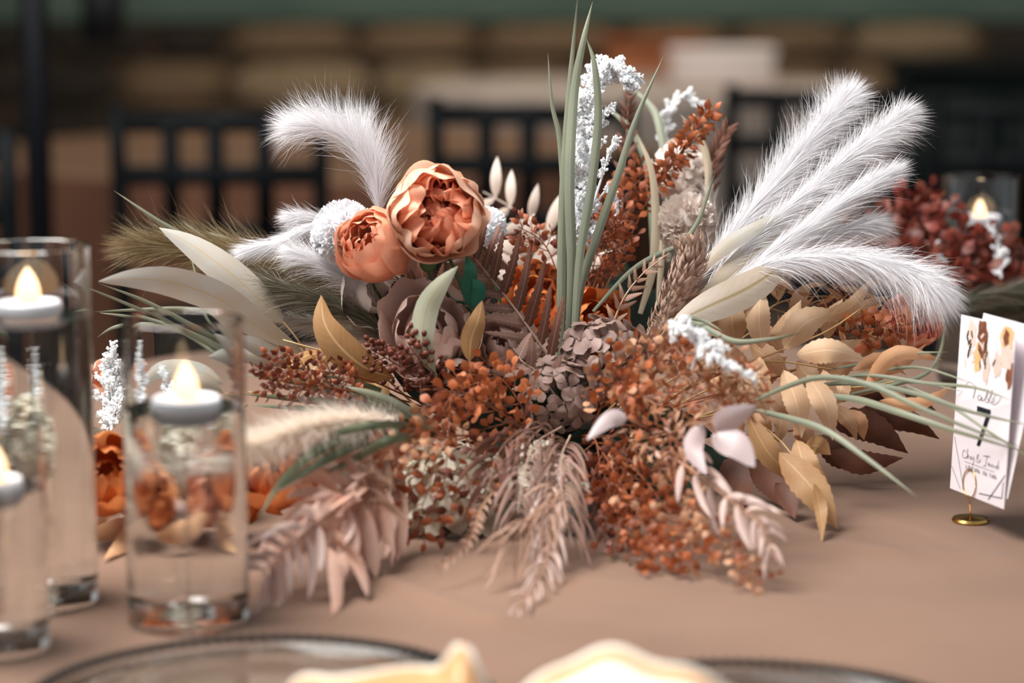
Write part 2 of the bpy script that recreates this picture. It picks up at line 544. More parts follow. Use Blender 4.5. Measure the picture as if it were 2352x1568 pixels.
draped_round('tablecloth', 'pale cloth on the farthest blurred table in front of the stone wall', 0.55, 10.2, 0.95, 'cloth_pale', seed=6)

# ------------------------------------------------------------------ chairs
def chair(px, depth, label, rz=0.0, wid=0.42):
    c = P(px, 400, depth, False)
    cx, cy = c.x, c.y
    t = Thing('banquet_chair', label, 'chair', (0, 0, 0), 'black lattice-back chairs at the tables behind')
    w = wid / 2
    def pt(n, a, b, r=0.012, r2=None):
        return t.part(n, tube([a, b], r, r2, n=2, k=8), 'chair_black')
    for s in (-1, 1):
        t.part('back_post', tube([(s * w * 0.96, -0.2, 0.0), (s * w * 0.98, -0.2, 0.45), (s * w, -0.235, 0.98)], 0.022, 0.018, n=9, k=10), 'chair_black')
        pt('leg', (s * w * 0.95, 0.2, 0), (s * w * 0.95, 0.2, 0.44), 0.016, 0.018)
        pt('stretcher', (s * w * 0.95, -0.2, 0.2), (s * w * 0.95, 0.2, 0.2))
    pt('stretcher', (-w, 0.2, 0.25), (w, 0.2, 0.25)); pt('stretcher', (-w, -0.2, 0.25), (w, -0.2, 0.25))
    for zz, hh in ((0.945, 0.042), (0.835, 0.042), (0.715, 0.042)):
        yy = -0.2 - 0.035 * (zz - 0.45) / 0.53
        t.part('back_rail', box((0, yy, zz), (wid - 0.01, 0.022, hh), bev=0.005), 'chair_black')
    for f in (-0.24, -0.02, 0.22):
        t.part('back_spindle', tube([(f * wid, -0.217, 0.715), (f * wid, -0.232, 0.945)], 0.020, n=2, k=8), 'chair_black')
    t.part('seat', box((0, 0, 0.45), (wid, 0.42, 0.03), bev=0.008), 'chair_black')
    t.part('seat_cushion', box((0, 0, 0.487), (wid - 0.04, 0.38, 0.044), bev=0.012), 'chair_pad')
    t.o.location = (cx, cy, 0); t.o.rotation_euler = (0, 0, rz)
chair(525, 5.25, 'black lattice-back chair behind the white plumes at the left', 0.04)
chair(1228, 5.5, 'black lattice-back chair behind the large coral peony', -0.03)
chair(1850, 6.1, 'black lattice-back chair behind the tall white plumes at the right', 0.0)
chair(2330, 5.6, 'black lattice-back chair cut off by the right picture edge', -0.05)
chair(-215, 4.5, 'black lattice-back chair cut off by the left picture edge', 0.1)

# blurred things farther back
pp = P(86, 300, 5.3, False)
t = Thing('metal_stand', 'tall thin black metal stand rising at the far left', 'stand', (pp.x, pp.y, 0))
t.part('pole', tube([(pp.x, pp.y, 0.02), (pp.x, pp.y, 2.1)], 0.03, n=2, k=10), 'iron')
t.part('base', lathe([(0.001, 0), (0.16, 0), (0.16, 0.012), (0.03, 0.022), (0.001, 0.022)], 24, c=(pp.x, pp.y, 0)), 'iron')
pp = P(238, 60, 7.4, False)
t = Thing('lantern', 'dark hanging lantern blurred beside the thin black stand', 'lantern', (pp.x, pp.y, pp.z - 0.1))
t.part('body', box((pp.x, pp.y, pp.z + 0.06), (0.12, 0.12, 0.22), bev=0.01), 'iron')
t.part('roof', lathe([(0.1, 0.17), (0.03, 0.25), (0.001, 0.26)], 4, c=(pp.x, pp.y, pp.z)), 'iron', False)
t.part('chain', tube([(pp.x, pp.y, pp.z + 0.25), (pp.x, pp.y, 3.8)], 0.004, n=2, k=5), 'iron')
t = Thing('bar_counter', 'long dark green bar counter far behind the white plumes', 'counter', (2.95, 10.7, 0))
t.part('body', box((2.95, 10.7, 0.4), (2.5, 0.55, 0.8)), 'bar_green')
t.part('worktop', box((2.95, 10.68, 0.82), (2.6, 0.65, 0.04), bev=0.008), 'chair_black')
for i in range(5):
    t.part('panel', box((1.95 + i * 0.5, 10.418, 0.41), (0.38, 0.02, 0.62), bev=0.006), 'bar_green')
t = Thing('cabinet', 'warm wooden cabinet glowing orange far behind the white flower spike', 'cabinet', (0.62, 11.6, 0))
t.part('body', box((0.66, 11.6, 0.44), (0.42, 0.4, 0.88)), 'wood_warm')
t.part('top', box((0.66, 11.6, 0.895), (0.48, 0.46, 0.03), bev=0.006), 'wood_warm')
for s in (-1, 1):
    d_ = t.part('door', box((0.66 + s * 0.1, 11.392, 0.44), (0.19, 0.016, 0.8), bev=0.004), 'wood_warm')
    t.part('handle', tube([(0.66 + s * 0.02, 11.376, 0.5), (0.66 + s * 0.02, 11.376, 0.6)], 0.006, n=2), 'iron', parent=d_)
bx = P(1655, 180, 10.25, False)
t = Thing('gift_box', 'bright white box standing on the farthest pale table', 'box', (bx.x, bx.y, TZ))
t.part('body', box((bx.x, bx.y, TZ + 0.064), (0.42, 0.3, 0.12), bev=0.006), 'porcelain')
t.part('lid', box((bx.x, bx.y, TZ + 0.14), (0.44, 0.32, 0.035), bev=0.006), 'porcelain')

# ------------------------------------------------------------------ glass vases with floating candles
def vase(px, py_front, R, H, water, cpx, cpy, label, clabel, d=None, cr=0.028, fl=1.0, grp='clear cylinder vases'):
    if d is None:
        f = on_table(px, py_front)
        c = Vector((f.x * (1 + R / f.y), f.y + R, TZ + 0.001))
    else:
        q = on_table(px, py_front); c = Vector((q.x, q.y, TZ + 0.001))
    t = Thing('cylinder_vase', label, 'vase', c, grp)
    w = 0.0028; b = 0.009
    pr = [(0.0008, 0), (R - 0.002, 0), (R, 0.002), (R, H - 0.001), (R - 0.001, H), (R - w + 0.001, H), (R - w, H - 0.001), (R - w, b + 0.003), (R - w - 0.003, b), (0.0008, b)]
    t.part('glass_wall', lathe(pr, 72, c=c, closed=True), 'glass_clear')
    ri = R - w + 0.00012
    prw = [(0.0008, b - 0.0001), (ri - 0.004, b - 0.0001), (ri, b + 0.0035), (ri, water), (0.0008, water - 0.0003)]
    t.part('water', lathe(prw, 72, c=c, closed=True), 'water')
    # candle floating at the pixel-measured spot on the water surface
    ang = PITCH + math.atan((cpy - 784.0) / FPX)
    cy = (CAMZ - (c.z + water)) / math.tan(ang)
    cy = max(c.y - (R - cr - 0.004) * 0.8, min(c.y + (R - cr - 0.004) * 0.8, cy))
    dd = cy * CP + (CAMZ - c.z - water) * SP
    cx = (cpx - 1176) / FPX * dd
    lim = math.sqrt(max(0, (R - w - cr - 0.001) ** 2 - (cy - c.y) ** 2))
    cx = max(c.x - lim, min(c.x + lim, cx))
    cc = Vector((cx, cy, c.z + water))
    k = Thing('floating_candle', clabel, 'candle', cc - Vector((0, 0, 0.01)), 'floating candles in the vases')
    h = 0.011
    k.part('wax_body', lathe([(0.0008, -0.010), (cr * 0.62, -0.010), (cr * 0.9, -0.004), (cr, 0.003), (cr * 0.97, h - 0.002), (cr * 0.9, h), (cr * 0.55, h - 0.002), (0.0008, h - 0.003)], 40, c=cc), 'wax')
    fr = 0.0102 * fl; fh = 0.031 * fl
    fp = [(0.0006, 0), (fr * 0.8, 0.001), (fr, fh * 0.2), (fr * 0.98, fh * 0.38), (fr * 0.8, fh * 0.6), (fr * 0.5, fh * 0.8), (fr * 0.2, fh * 0.94), (0.0004, fh)]
    fp = [q for q in fp]
    k.part('flame', lathe(fp, 24, c=cc + Vector((0, 0, h - 0.003))), 'flame')
    return c
vase(92, 1418, 0.0490, 0.298, 0.240, 66, 690, 'tallest clear glass vase of water at the left edge', 'lit floating candle in the tallest vase')
vase(435, 1462, 0.0490, 0.246, 0.175, 428, 950, 'clear glass vase of water standing nearest the front plate', 'lit floating candle in the vase nearest the front plate')
vase(-30, 1532, 0.0490, 0.178, 0.128, 46, 1175, 'shortest glass vase cut off by the left picture edge', 'lit floating candle in the shortest vase at the lower left', cr=0.022)
vb = vase(2240, 880, 0.0490, 0.262, 0.20, 2250, 470, 'clear glass vase among burgundy foliage behind the number card', 'lit floating candle in the vase behind the number card', d=1, fl=0.75)

# ------------------------------------------------------------------ number card and its gold clip
hb = on_table(2229, 1198)
t = Thing('card_holder', 'small gold wire holder with a round base under the number card', 'card holder', hb)
t.part('base', lathe([(0.0006, 0.0005), (0.0172, 0.0005), (0.0178, 0.002), (0.0165, 0.0042), (0.008, 0.0055), (0.0006, 0.006)], 36, c=hb), 'gold')
yaw = math.radians(74.5)
e1 = Vector((math.cos(yaw), -math.sin(yaw), 0))
e2 = Vector((0.045, 0.05, 1)).normalized()
e1 = (e1 - e2 * e1.dot(e2)).normalized()
en = e2.cross(e1).normalized()
if en.y > 0: en = -en
ring_c = P(2229, 1110, 2.285)
top_of_stem = ring_c - e2 * 0.0135
t.part('stem', tube([hb + Vector((0, 0, 0.005)), top_of_stem], 0.0006, n=4, k=6), 'gold')
for off in (0.0012, -0.0016):
    pts = [ring_c + en * off + (e1 * math.cos(q) + e2 * math.sin(q)) * 0.0135 for q in [2 * math.pi * i / 32 for i in range(33)]]
    t.part('wire_ring', tube(pts, 0.0006, n=33, k=6), 'gold')
CW, CH = 0.112, 0.168
cc = P(2240, 941, 2.262)
cc = ring_c + e2 * ((cc - ring_c).dot(e2)) + e1 * ((cc - ring_c).dot(e1)) - en * 0.0002
def cq(u, v, o=0.0004):     # card coordinates, u to the right, v up, 0..1
    return cc + e1 * ((u - 0.5) * CW) + e2 * ((v - 0.5) * CH) + en * o
def sheet(o1, o2, a=None):
    g = G(); vs_ = []
    for o in (o1, o2):
        for v in (0, 1):
            for u in (0, 1):
                vs_.append(cq(u, v, o))
    g.add(vs_, [(0, 1, 3, 2), (4, 6, 7, 5), (0, 4, 5, 1), (2, 3, 7, 6), (0, 2, 6, 4), (1, 5, 7, 3)])
    return g
t = Thing('number_card', 'white table number card printed with flowers and a black seven', 'card', cq(0.5, 0))
t.part('sheet', sheet(0.0003, -0.0002), 'paper', False)
# second leaf of the card standing out behind
g = G()
A = [cq(0, 0, -0.0008), cq(1.0, 0.02, -0.0009), cq(1.0, 1.0, -0.0009), cq(0.05, 1.0, -0.0008)]
B = [cq(0.02, 0.02, -0.0012), cq(1.02, 0.06, -0.0016), cq(1.14, 1.0, -0.020), cq(0.3, 1.03, -0.006)]
bk = [p - en * 0.0004 for p in B]
g.add(B + bk, [(0, 1, 2, 3), (7, 6, 5, 4), (0, 4, 5, 1), (1, 5, 6, 2), (2, 6, 7, 3), (3, 7, 4, 0)])
t.part('back_sheet', g, 'paper', False)
def stroke(pts, w, g, o=0.0006, n=None):
    n = n or max(2, len(pts) * 4)
    s = spline([Vector((a, b, 0)) for a, b in pts], n) if len(pts) > 2 else [Vector((a, b, 0)) for a, b in pts]
    vs_, fs = [], []
    for i, p in enumerate(s):
        q = (s[min(i + 1, len(s) - 1)] - s[max(0, i - 1)])
        dx, dy = q.x * CW, q.y * CH
        l = math.hypot(dx, dy) or 1
        nx, ny = -dy / l, dx / l
        ww = w * (0.65 + 0.35 * abs(dy) / l)
        vs_.append(cq(p.x + nx * ww / CW, p.y + ny * ww / CH, o)); vs_.append(cq(p.x - nx * ww / CW, p.y - ny * ww / CH, o))
    for i in range(len(s) - 1):
        fs.append((2 * i, 2 * i + 1, 2 * i + 3, 2 * i + 2))
    g.add(vs_, fs)
g = G()
stroke([(0.16, 0.605), (0.24, 0.635), (0.33, 0.625), (0.42, 0.612), (0.55, 0.622)], 0.0003, g)          # T bar
stroke([(0.36, 0.622), (0.35, 0.59), (0.33, 0.55)], 0.0006, g)
stroke([(0.48, 0.568), (0.44, 0.578), (0.41, 0.562), (0.44, 0.548), (0.49, 0.57), (0.48, 0.55), (0.53, 0.558)], 0.0004, g)   # a
stroke([(0.53, 0.558), (0.59, 0.60), (0.60, 0.622), (0.57, 0.61), (0.55, 0.56), (0.58, 0.548), (0.61, 0.562), (0.57, 0.575)], 0.0004, g)   # b
stroke([(0.60, 0.562), (0.66, 0.60), (0.67, 0.625), (0.64, 0.61), (0.62, 0.56), (0.66, 0.553)], 0.0004, g)  # l
stroke([(0.66, 0.556), (0.72, 0.572), (0.70, 0.585), (0.67, 0.57), (0.69, 0.548), (0.76, 0.562), (0.82, 0.60), (0.76, 0.612), (0.70, 0.592)], 0.0004, g)  # e
t.part('lettering', g, 'ink_grey', False)
g = G()
seven = [(0.41, 0.515), (0.66, 0.515), (0.66, 0.478), (0.505, 0.295), (0.445, 0.295), (0.585, 0.478), (0.41, 0.478)]
seven = [(u, v) for u, v in seven]
vs_ = [cq(u, v, 0.0006) for u, v in seven]
g.add(vs_, [(0, 1, 2, 5, 6), (2, 3, 4, 5)])
t.part('numeral', g, 'ink_black', False)
g = G()
stroke([(0.27, 0.235), (0.22, 0.245), (0.20, 0.215), (0.24, 0.20), (0.29, 0.215)], 0.00035, g)
stroke([(0.29, 0.26), (0.29, 0.205), (0.31, 0.225), (0.33, 0.205)], 0.00035, g)
stroke([(0.34, 0.215), (0.37, 0.222), (0.36, 0.205), (0.40, 0.215), (0.40, 0.225), (0.42, 0.205), (0.39, 0.175)], 0.00035, g)
stroke([(0.53, 0.205), (0.47, 0.235), (0.50, 0.248), (0.46, 0.21), (0.50, 0.203), (0.54, 0.225)], 0.0003, g)
stroke([(0.58, 0.25), (0.70, 0.258), (0.65, 0.25), (0.63, 0.20), (0.59, 0.195)], 0.0004, g)
stroke([(0.66, 0.215), (0.70, 0.22), (0.68, 0.205), (0.72, 0.215), (0.73, 0.205), (0.76, 0.22), (0.77, 0.205), (0.80, 0.215), (0.83, 0.205)], 0.00035, g)
stroke([(0.86, 0.255), (0.84, 0.205), (0.82, 0.212), (0.85, 0.222), (0.88, 0.205)], 0.00035, g)
stroke([(0.25, 0.182), (0.80, 0.182)], 0.00025, g)
for i, u in enumerate([0.28, 0.32, 0.36, 0.40, 0.44, 0.48, 0.52, 0.60, 0.64, 0.72, 0.755, 0.79, 0.825]):    # date line
    stroke([(u, 0.145), (u, 0.165)], 0.0004, g)
    stroke([(u, 0.165 if i % 2 else 0.155), (u + 0.022, 0.165 if i % 2 else 0.145)], 0.0003, g)
    if i % 3: stroke([(u + 0.022, 0.145), (u + 0.022, 0.165)], 0.0003, g)
t.part('lettering', g, 'ink_grey', False)
g = G()
stroke([(0.55, 0.035), (0.955, 0.055)], 0.0006, g); stroke([(0.955, 0.055), (0.965, 0.145)], 0.0006, g)
stroke([(0.72, 0.02), (0.985, 0.185)], 0.0006, g)
t.part('corner_lines', g, 'ink_black', False)
g = G()
stroke([(0.03, 0.30), (0.26, 0.03)], 0.0006, g); stroke([(0.01, 0.13), (0.2, 0.02)], 0.0006, g)
t.part('corner_lines', g, 'ink_faint', False)
rc = random.Random(4)
def blob(u, v, ru, rv, m, o, ang=0.0, name='printed_flower'):
    g = G(); n = 14
    vs_ = [cq(u, v, o)]
    for i in range(n):
        q = 2 * math.pi * i / n
        k = 1 + 0.18 * math.sin(5 * q + u * 50)
        a, b = ru * k * math.cos(q), rv * k * math.sin(q)
        a, b = a * math.cos(ang) - b * math.sin(ang), a * math.sin(ang) + b * math.cos(ang)
        vs_.append(cq(min(0.995, u + a / CW), min(0.995, v + b / CH), o))
    g.add(vs_, [(0, 1 + i, 1 + (i + 1) % n) for i in range(n)])
    t.part(name, g, m, False)
for (u, v, ru, rv, m) in [(0.22, 0.90, .010, .014, 'print_blush'), (0.42, 0.93, .010, .012, 'print_brown'), (0.44, 0.86, .009, .012, 'print_brown'), (0.60, 0.90, .010, .012, 'print_white'),
                          (0.62, 0.83, .010, .011, 'print_white'), (0.86, 0.92, .013, .016, 'print_ochre'), (0.85, 0.93, .006, .008, 'print_brown'), (0.88, 0.83, .012, .012, 'print_blush'), (0.95, 0.735, .008, .013, 'print_brown'),
                          (0.36, 0.78, .008, .014, 'print_ochre'), (0.72, 0.77, .009, .012, 'print_blush'), (0.53, 0.74, .007, .016, 'print_blush'), (0.88, 0.70, .009, .009, 'print_white')]:
    blob(u, v, ru, rv, m, 0.00055 + 0.00002 * rc.random())
for i in range(26):
    u = rc.uniform(0.08, 0.8); v = 0.93 - 0.18 * rc.random() - 0.06 * abs(u - 0.5)
    blob(u, v, 0.0016, 0.0045, rc.choice(['print_olive', 'print_olive', 'print_blush', 'print_brown']), 0.0006, rc.uniform(-1, 1), 'printed_leaf')

# ------------------------------------------------------------------ glass chargers with beaded rims, napkins
def charger(px, py_far, label):
    f = on_table(px, py_far, 0.014)
    R = 0.165
    c = Vector((f.x * (1 - R / f.y), f.y - R, TZ + 0.0015))
    t = Thing('charger_plate', label, 'plate', c, 'clear glass chargers with beaded rims')
    pr = [(0.001, 0), (0.10, 0), (0.112, 0.002), (0.158, 0.010), (0.163, 0.0125), (0.158, 0.0135), (0.112, 0.0055), (0.10, 0.004), (0.001, 0.004)]
    t.part('dish', lathe(pr, 96, c=c, closed=True), 'glass_plate')
    n = 118
    g = G()
    pr2 = [(0.0002, -0.0046), (0.0028, -0.0038), (0.0046, -0.0014), (0.0046, 0.0014), (0.0028, 0.0038), (0.0002, 0.0046)]
    bm_ = lathe(pr2, 8).mesh('bead', 'bead_gun')
    for i in range(n):
        q = 2 * math.pi * i / n
        t.inst('bead', bm_, Matrix.Translation(c + Vector((R * math.cos(q), R * math.sin(q), 0.0135))))
    return c
c1 = charger(590, 1470, 'clear glass charger with dark beaded rim in front of the vases')
c2 = charger(1735, 1527, 'clear glass charger with dark beaded rim cut off at the bottom right')
def napkin(px0, px1, py, dep, label, peak, m1, m2, seed, m3):
    """A loosely folded cloth: a bent sheet with a cream face and a turned hem."""
    r = random.Random(seed)
    a = P(px0, py, dep); b = P(px1, py, dep)
    base = (a + b) / 2; base.z = TZ + 0.008
    t = Thing('napkin', label, 'napkin', base)
    def sheetg(lo, off, wv):
        g = G(); vs_, fs, uv = [], [], []
        nu, nv = 28, 9
        for j in range(nv):
            v = j / (nv - 1)
            for i in range(nu):
                u = i / (nu - 1)
                x = a.x + (b.x - a.x) * u
                env = math.sin(math.pi * u) ** 0.5
                zt = TZ + 0.02 + peak(u) * (0.35 + 0.65 * math.sin(math.pi * 0.5 * v)) * env
                z_ = (TZ + 0.0175) * (1 - min(1, v * 1.6)) + zt * min(1, v * 1.6)
                z_ -= 0.012 * max(0, v - 0.62)
                y = base.y - 0.055 + 0.075 * v + wv * math.sin(9 * u + seed) * (0.4 + v) + lo
                vs_.append((x, y, z_ + off)); uv.append((u, v))
        for j in range(nv - 1):
            for i in range(nu - 1):
                fs.append((j * nu + i, j * nu + i + 1, (j + 1) * nu + i + 1, (j + 1) * nu + i))
        g.add(vs_, fs, uv)
        return g
    t.part('outer_fold', sheetg(0, 0, 0.006), m1)
    t.part('inner_fold', sheetg(0.012, 0.0035, 0.008), m3)
    hem = []
    for i in range(24):
        u = i / 23
        env = math.sin(math.pi * u) ** 0.5
        hem.append(Vector((a.x + (b.x - a.x) * u, base.y + 0.022 + 0.0065 * math.sin(9 * u + seed) * 1.4, TZ + 0.0185 + peak(u) * env)))
    t.part('hem', tube(hem, 0.004, n=24, k=8), m2)
napkin(650, 1135, 1540, 1.66, 'peach satin napkin with cream lining peaked over the left charger',
       lambda u: 0.020 + 0.040 * math.exp(-((u - 0.86) / 0.08) ** 2) + 0.010 * math.exp(-((u - 0.06) / 0.1) ** 2), 'satin_peach', 'satin_cream', 2, 'satin_peach')
napkin(1170, 1780, 1560, 1.62, 'cream napkin fanned along the front edge between the chargers',
       lambda u: 0.046 - 0.03 * (u - 0.25) ** 2 * 1.6 + 0.003 * math.sin(20 * u), 'satin_cream', 'satin_cream', 5, 'satin_peach')
# ------------------------------------------------------------------ plant materials
mat('grass_sage', (122, 130, 112), (138, 140, 118), rough=0.5, transl=0.15, uvmix=0.9, noise=0.5, nscale=25, vein=(150, 160, 140), veinw=0.08, jitter=0.14)
mat('grass_deep', (74, 92, 70), (122, 134, 106), rough=0.5, transl=0.15, uvmix=0.9, noise=0.4, nscale=25, jitter=0.18)
mat('grass_cream', (196, 184, 158), (206, 190, 164), rough=0.6, transl=0.2, uvmix=0.8, noise=0.4, jitter=0.1)
mat('willow_cream', (190, 174, 154), (192, 190, 182), rough=0.5, transl=0.22, uvmix=1.0, noise=0.5, nscale=30, vein=(196, 170, 122), veinw=0.035, jitter=0.06)
mat('willow_green', (176, 178, 150), (190, 192, 170), rough=0.5, transl=0.22, uvmix=1.0, noise=0.5, nscale=30, vein=(170, 160, 110), veinw=0.035, jitter=0.06)
mat('willow_tan', (160, 116, 70), (180, 138, 92), rough=0.5, transl=0.2, uvmix=1.0, noise=0.5, nscale=40, vein=(228, 196, 146), veinw=0.05, jitter=0.06)
mat('leaf_olive_rib', (184, 172, 158), (176, 160, 142), rough=0.5, transl=0.2, uvmix=1.0, noise=0.5, nscale=30, vein=(132, 112, 50), veinw=0.07, jitter=0.05)
mat('maple_cream', (208, 168, 130), (226, 196, 164), rough=0.55, transl=0.25, uvmix=0.5, noise=0.7, nscale=25, vein=(242, 220, 184), veinw=0.03, jitter=0.13)
mat('maple_peach', (214, 160, 118), (228, 182, 140), rough=0.55, transl=0.25, uvmix=0.5, noise=0.7, nscale=25, vein=(232, 196, 158), veinw=0.03, jitter=0.15)
mat('maple_ochre', (172, 128, 86), (200, 162, 118), rough=0.55, transl=0.25, uvmix=0.8, noise=0.6, nscale=25, vein=(226, 190, 134), veinw=0.03, jitter=0.1)
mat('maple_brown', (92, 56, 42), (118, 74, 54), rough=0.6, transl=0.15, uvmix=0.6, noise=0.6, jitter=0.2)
mat('rust', (140, 70, 40), (166, 92, 56), rough=0.5, transl=0.22, uvmix=0.6, noise=0.6, nscale=60, jitter=0.28)
mat('rust_bright', (166, 84, 44), (188, 112, 68), rough=0.5, transl=0.22, uvmix=0.6, noise=0.6, nscale=60, jitter=0.25)
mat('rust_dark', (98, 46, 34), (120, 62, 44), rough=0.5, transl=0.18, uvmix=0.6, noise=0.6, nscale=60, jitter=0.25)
mat('rust_pale', (188, 134, 98), (206, 160, 126), rough=0.5, transl=0.22, uvmix=0.6, noise=0.6, nscale=60, jitter=0.2)
mat('rust_stem', (132, 70, 40), rough=0.6, jitter=0.1)
mat('burgundy', (112, 44, 34), (132, 58, 42), rough=0.5, transl=0.2, uvmix=0.6, noise=0.6, jitter=0.3)
mat('fern_brown', (96, 58, 46), (122, 78, 62), rough=0.6, transl=0.15, uvmix=0.8, noise=0.6, nscale=40, vein=(168, 126, 104), veinw=0.07, jitter=0.12)
mat('fern_tan', (168, 130, 110), (186, 150, 130), rough=0.6, transl=0.2, uvmix=0.8, noise=0.6, vein=(214, 182, 156), veinw=0.07, jitter=0.1)
mat('fern_cream', (222, 200, 182), (238, 224, 212), rough=0.6, transl=0.2, uvmix=0.8, noise=0.6, jitter=0.1)
mat('fern_mauve', (138, 106, 94), (156, 122, 108), rough=0.6, transl=0.2, uvmix=0.8, noise=0.6, vein=(196, 166, 148), veinw=0.06, jitter=0.12)
mat('blush', (204, 158, 136), (220, 184, 168), rough=0.55, transl=0.2, uvmix=0.7, noise=0.6, jitter=0.12)
mat('blush_pale', (204, 172, 160), (214, 192, 184), rough=0.55, transl=0.2, uvmix=0.7, noise=0.6, jitter=0.1)
mat('blush_stem', (176, 132, 106), rough=0.6, jitter=0.1)
mat('lilac_leaf', (198, 176, 174), (208, 192, 194), rough=0.4, transl=0.15, uvmix=0.7, noise=0.6, vein=(206, 178, 170), veinw=0.03, jitter=0.05)
mat('peony', (220, 108, 74), (250, 184, 152), rough=0.55, transl=0.3, uvmix=1.0, noise=0.5, nscale=50, jitter=0.1)
mat('peony_outer', (238, 158, 120), (252, 216, 190), rough=0.55, transl=0.3, uvmix=1.0, noise=0.5, nscale=50, jitter=0.06)
mat('peony_soft', (226, 136, 100), (246, 186, 154), rough=0.55, transl=0.3, uvmix=0.9, noise=0.5, nscale=50, jitter=0.08)
mat('rose_orange', (190, 96, 46), (216, 136, 80), rough=0.55, transl=0.3, uvmix=0.9, noise=0.5, nscale=50, jitter=0.12)
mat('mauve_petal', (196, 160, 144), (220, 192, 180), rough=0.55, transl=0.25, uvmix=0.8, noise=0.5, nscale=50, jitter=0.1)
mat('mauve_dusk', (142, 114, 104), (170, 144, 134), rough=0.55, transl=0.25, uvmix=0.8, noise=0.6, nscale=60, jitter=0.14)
mat('white_petal', (240, 242, 246), (250, 250, 252), rough=0.6, transl=0.3, uvmix=0.9, jitter=0.05)
mat('ivory_petal', (228, 212, 200), (246, 236, 228), rough=0.6, transl=0.3, uvmix=0.9, jitter=0.06)
mat('cream_petal', (200, 190, 168), (216, 208, 192), rough=0.6, transl=0.3, uvmix=0.8, noise=0.4, jitter=0.08)
mat('snow', (250, 251, 253), (246, 249, 250), rough=0.7, transl=0.0, noise=0.6, nscale=60, jitter=0.05)
mat('plume_white', (240, 238, 240), (252, 251, 253), rough=0.5, transl=0.3, uvmix=1.0, jitter=0, spec=0.3)
mat('plume_olive', (112, 96, 66), (160, 138, 102), rough=0.45, transl=0.2, uvmix=1.0, jitter=0, spec=0.4)
mat('plume_dark', (62, 62, 48), (122, 114, 94), rough=0.4, transl=0.15, uvmix=1.0, jitter=0, spec=0.5)
mat('plume_grey', (196, 188, 178), (228, 222, 216), rough=0.5, transl=0.2, uvmix=1.0, jitter=0)
mat('plume_cream', (246, 234, 220), (252, 244, 234), rough=0.6, transl=0.45, uvmix=1.0, jitter=0)
mat('plume_stem', (206, 198, 182), rough=0.6, jitter=0)
mat('amaranth', (176, 146, 128), (198, 170, 152), rough=0.7, transl=0.15, uvmix=0.8, noise=0.6, jitter=0.14)
mat('stem_green', (60, 92, 62), (74, 100, 64), rough=0.5, noise=1, nscale=40, jitter=0.1)
mat('leaf_teal', (24, 92, 74), (46, 124, 100), rough=0.4, transl=0.15, uvmix=0.8, noise=0.5, jitter=0.1, vein=(60, 130, 106), veinw=0.03)
mat('leaf_shade_fill', (26, 46, 38), (36, 58, 44), rough=0.45, transl=0.1, uvmix=0.8, noise=0.5, jitter=0.2)  # dark green standing in for shade between the stems
mat('foam', (26, 40, 30), (18, 28, 22), rough=0.95, noise=1, nscale=80, jitter=0, bump=0.5, bscale=300)
mat('bowl', (40, 40, 42), rough=0.3, jitter=0)

STEMS = 'stems of the dried flower centrepiece'
FC = P(1275, 1010, 2.47)          # heart of the arrangement
# low bowl with floral foam, mostly hidden
bc = Vector((FC.x, 2.44, TZ + 0.001))
t = Thing('flower_bowl', 'low dark bowl of floral foam under the centrepiece', 'bowl', bc)
t.part('dish', lathe([(0.001, 0), (0.06, 0), (0.085, 0.02), (0.088, 0.045), (0.084, 0.045), (0.08, 0.022), (0.056, 0.006), (0.001, 0.006)], 40, c=bc, closed=True), 'bowl')
t.part('foam_block', lathe([(0.001, 0.007), (0.055, 0.007), (0.075, 0.03), (0.076, 0.06), (0.06, 0.082), (0.03, 0.092), (0.001, 0.094)], 28, c=bc), 'foam')

def heart(r, s=0.03):
    return FC + Vector((r.uniform(-s, s), r.uniform(-s * 0.5, s * 0.5), r.uniform(-s * 0.6, s * 0.4)))

# ------------------------------------------------------------------ generators
def grass(label, blades, m, ws=0.8, name='grass_tuft', cat='grass', grp=STEMS):
    """A tuft whose every blade is a part; blades: (pixel path with depth, width px)."""
    base = P(*blades[0][0][0])
    t = Thing(name, label, cat, base, grp)
    for i, (pth, w) in enumerate(blades):
        pts = PP(pth)
        d = pth[0][2]
        t.part('blade', leafgeo(pts, ws * w / FPX * d, prof_blade, n=22, cup=0.35, twist=random.Random(i).uniform(-0.6, 0.6), seed=i, cross=4, wav=0.05), m)
    return t

def leafstem(name, label, leaves, m, stem=None, cat='leaf', prof=prof_lance, serr=0, cup=0.22, samp=0.12, stem_m='rust_stem', stem_r=0.0013, part='leaf', wav=0.0, grp=STEMS):
    """leaves: (pixel path, width px[, roll]); stem: list of pixel paths."""
    base = P(*(stem[0][0] if stem else leaves[0][0][0]))
    t = Thing(name, label, cat, base, grp)
    if stem:
        for s in stem:
            t.part('stem', tube(PP(s), stem_r, stem_r * 0.6, n=12), stem_m)
    for i, lf in enumerate(leaves):
        pth, w = lf[0], lf[1]
        roll = lf[2] if len(lf) > 2 else 0.0
        t.part(part, leafgeo(PP(pth), w / FPX * pth[0][2], prof, n=16, cup=cup, serr=serr, samp=samp, roll=roll, twist=0.2, seed=i, wav=wav), m)
    return t

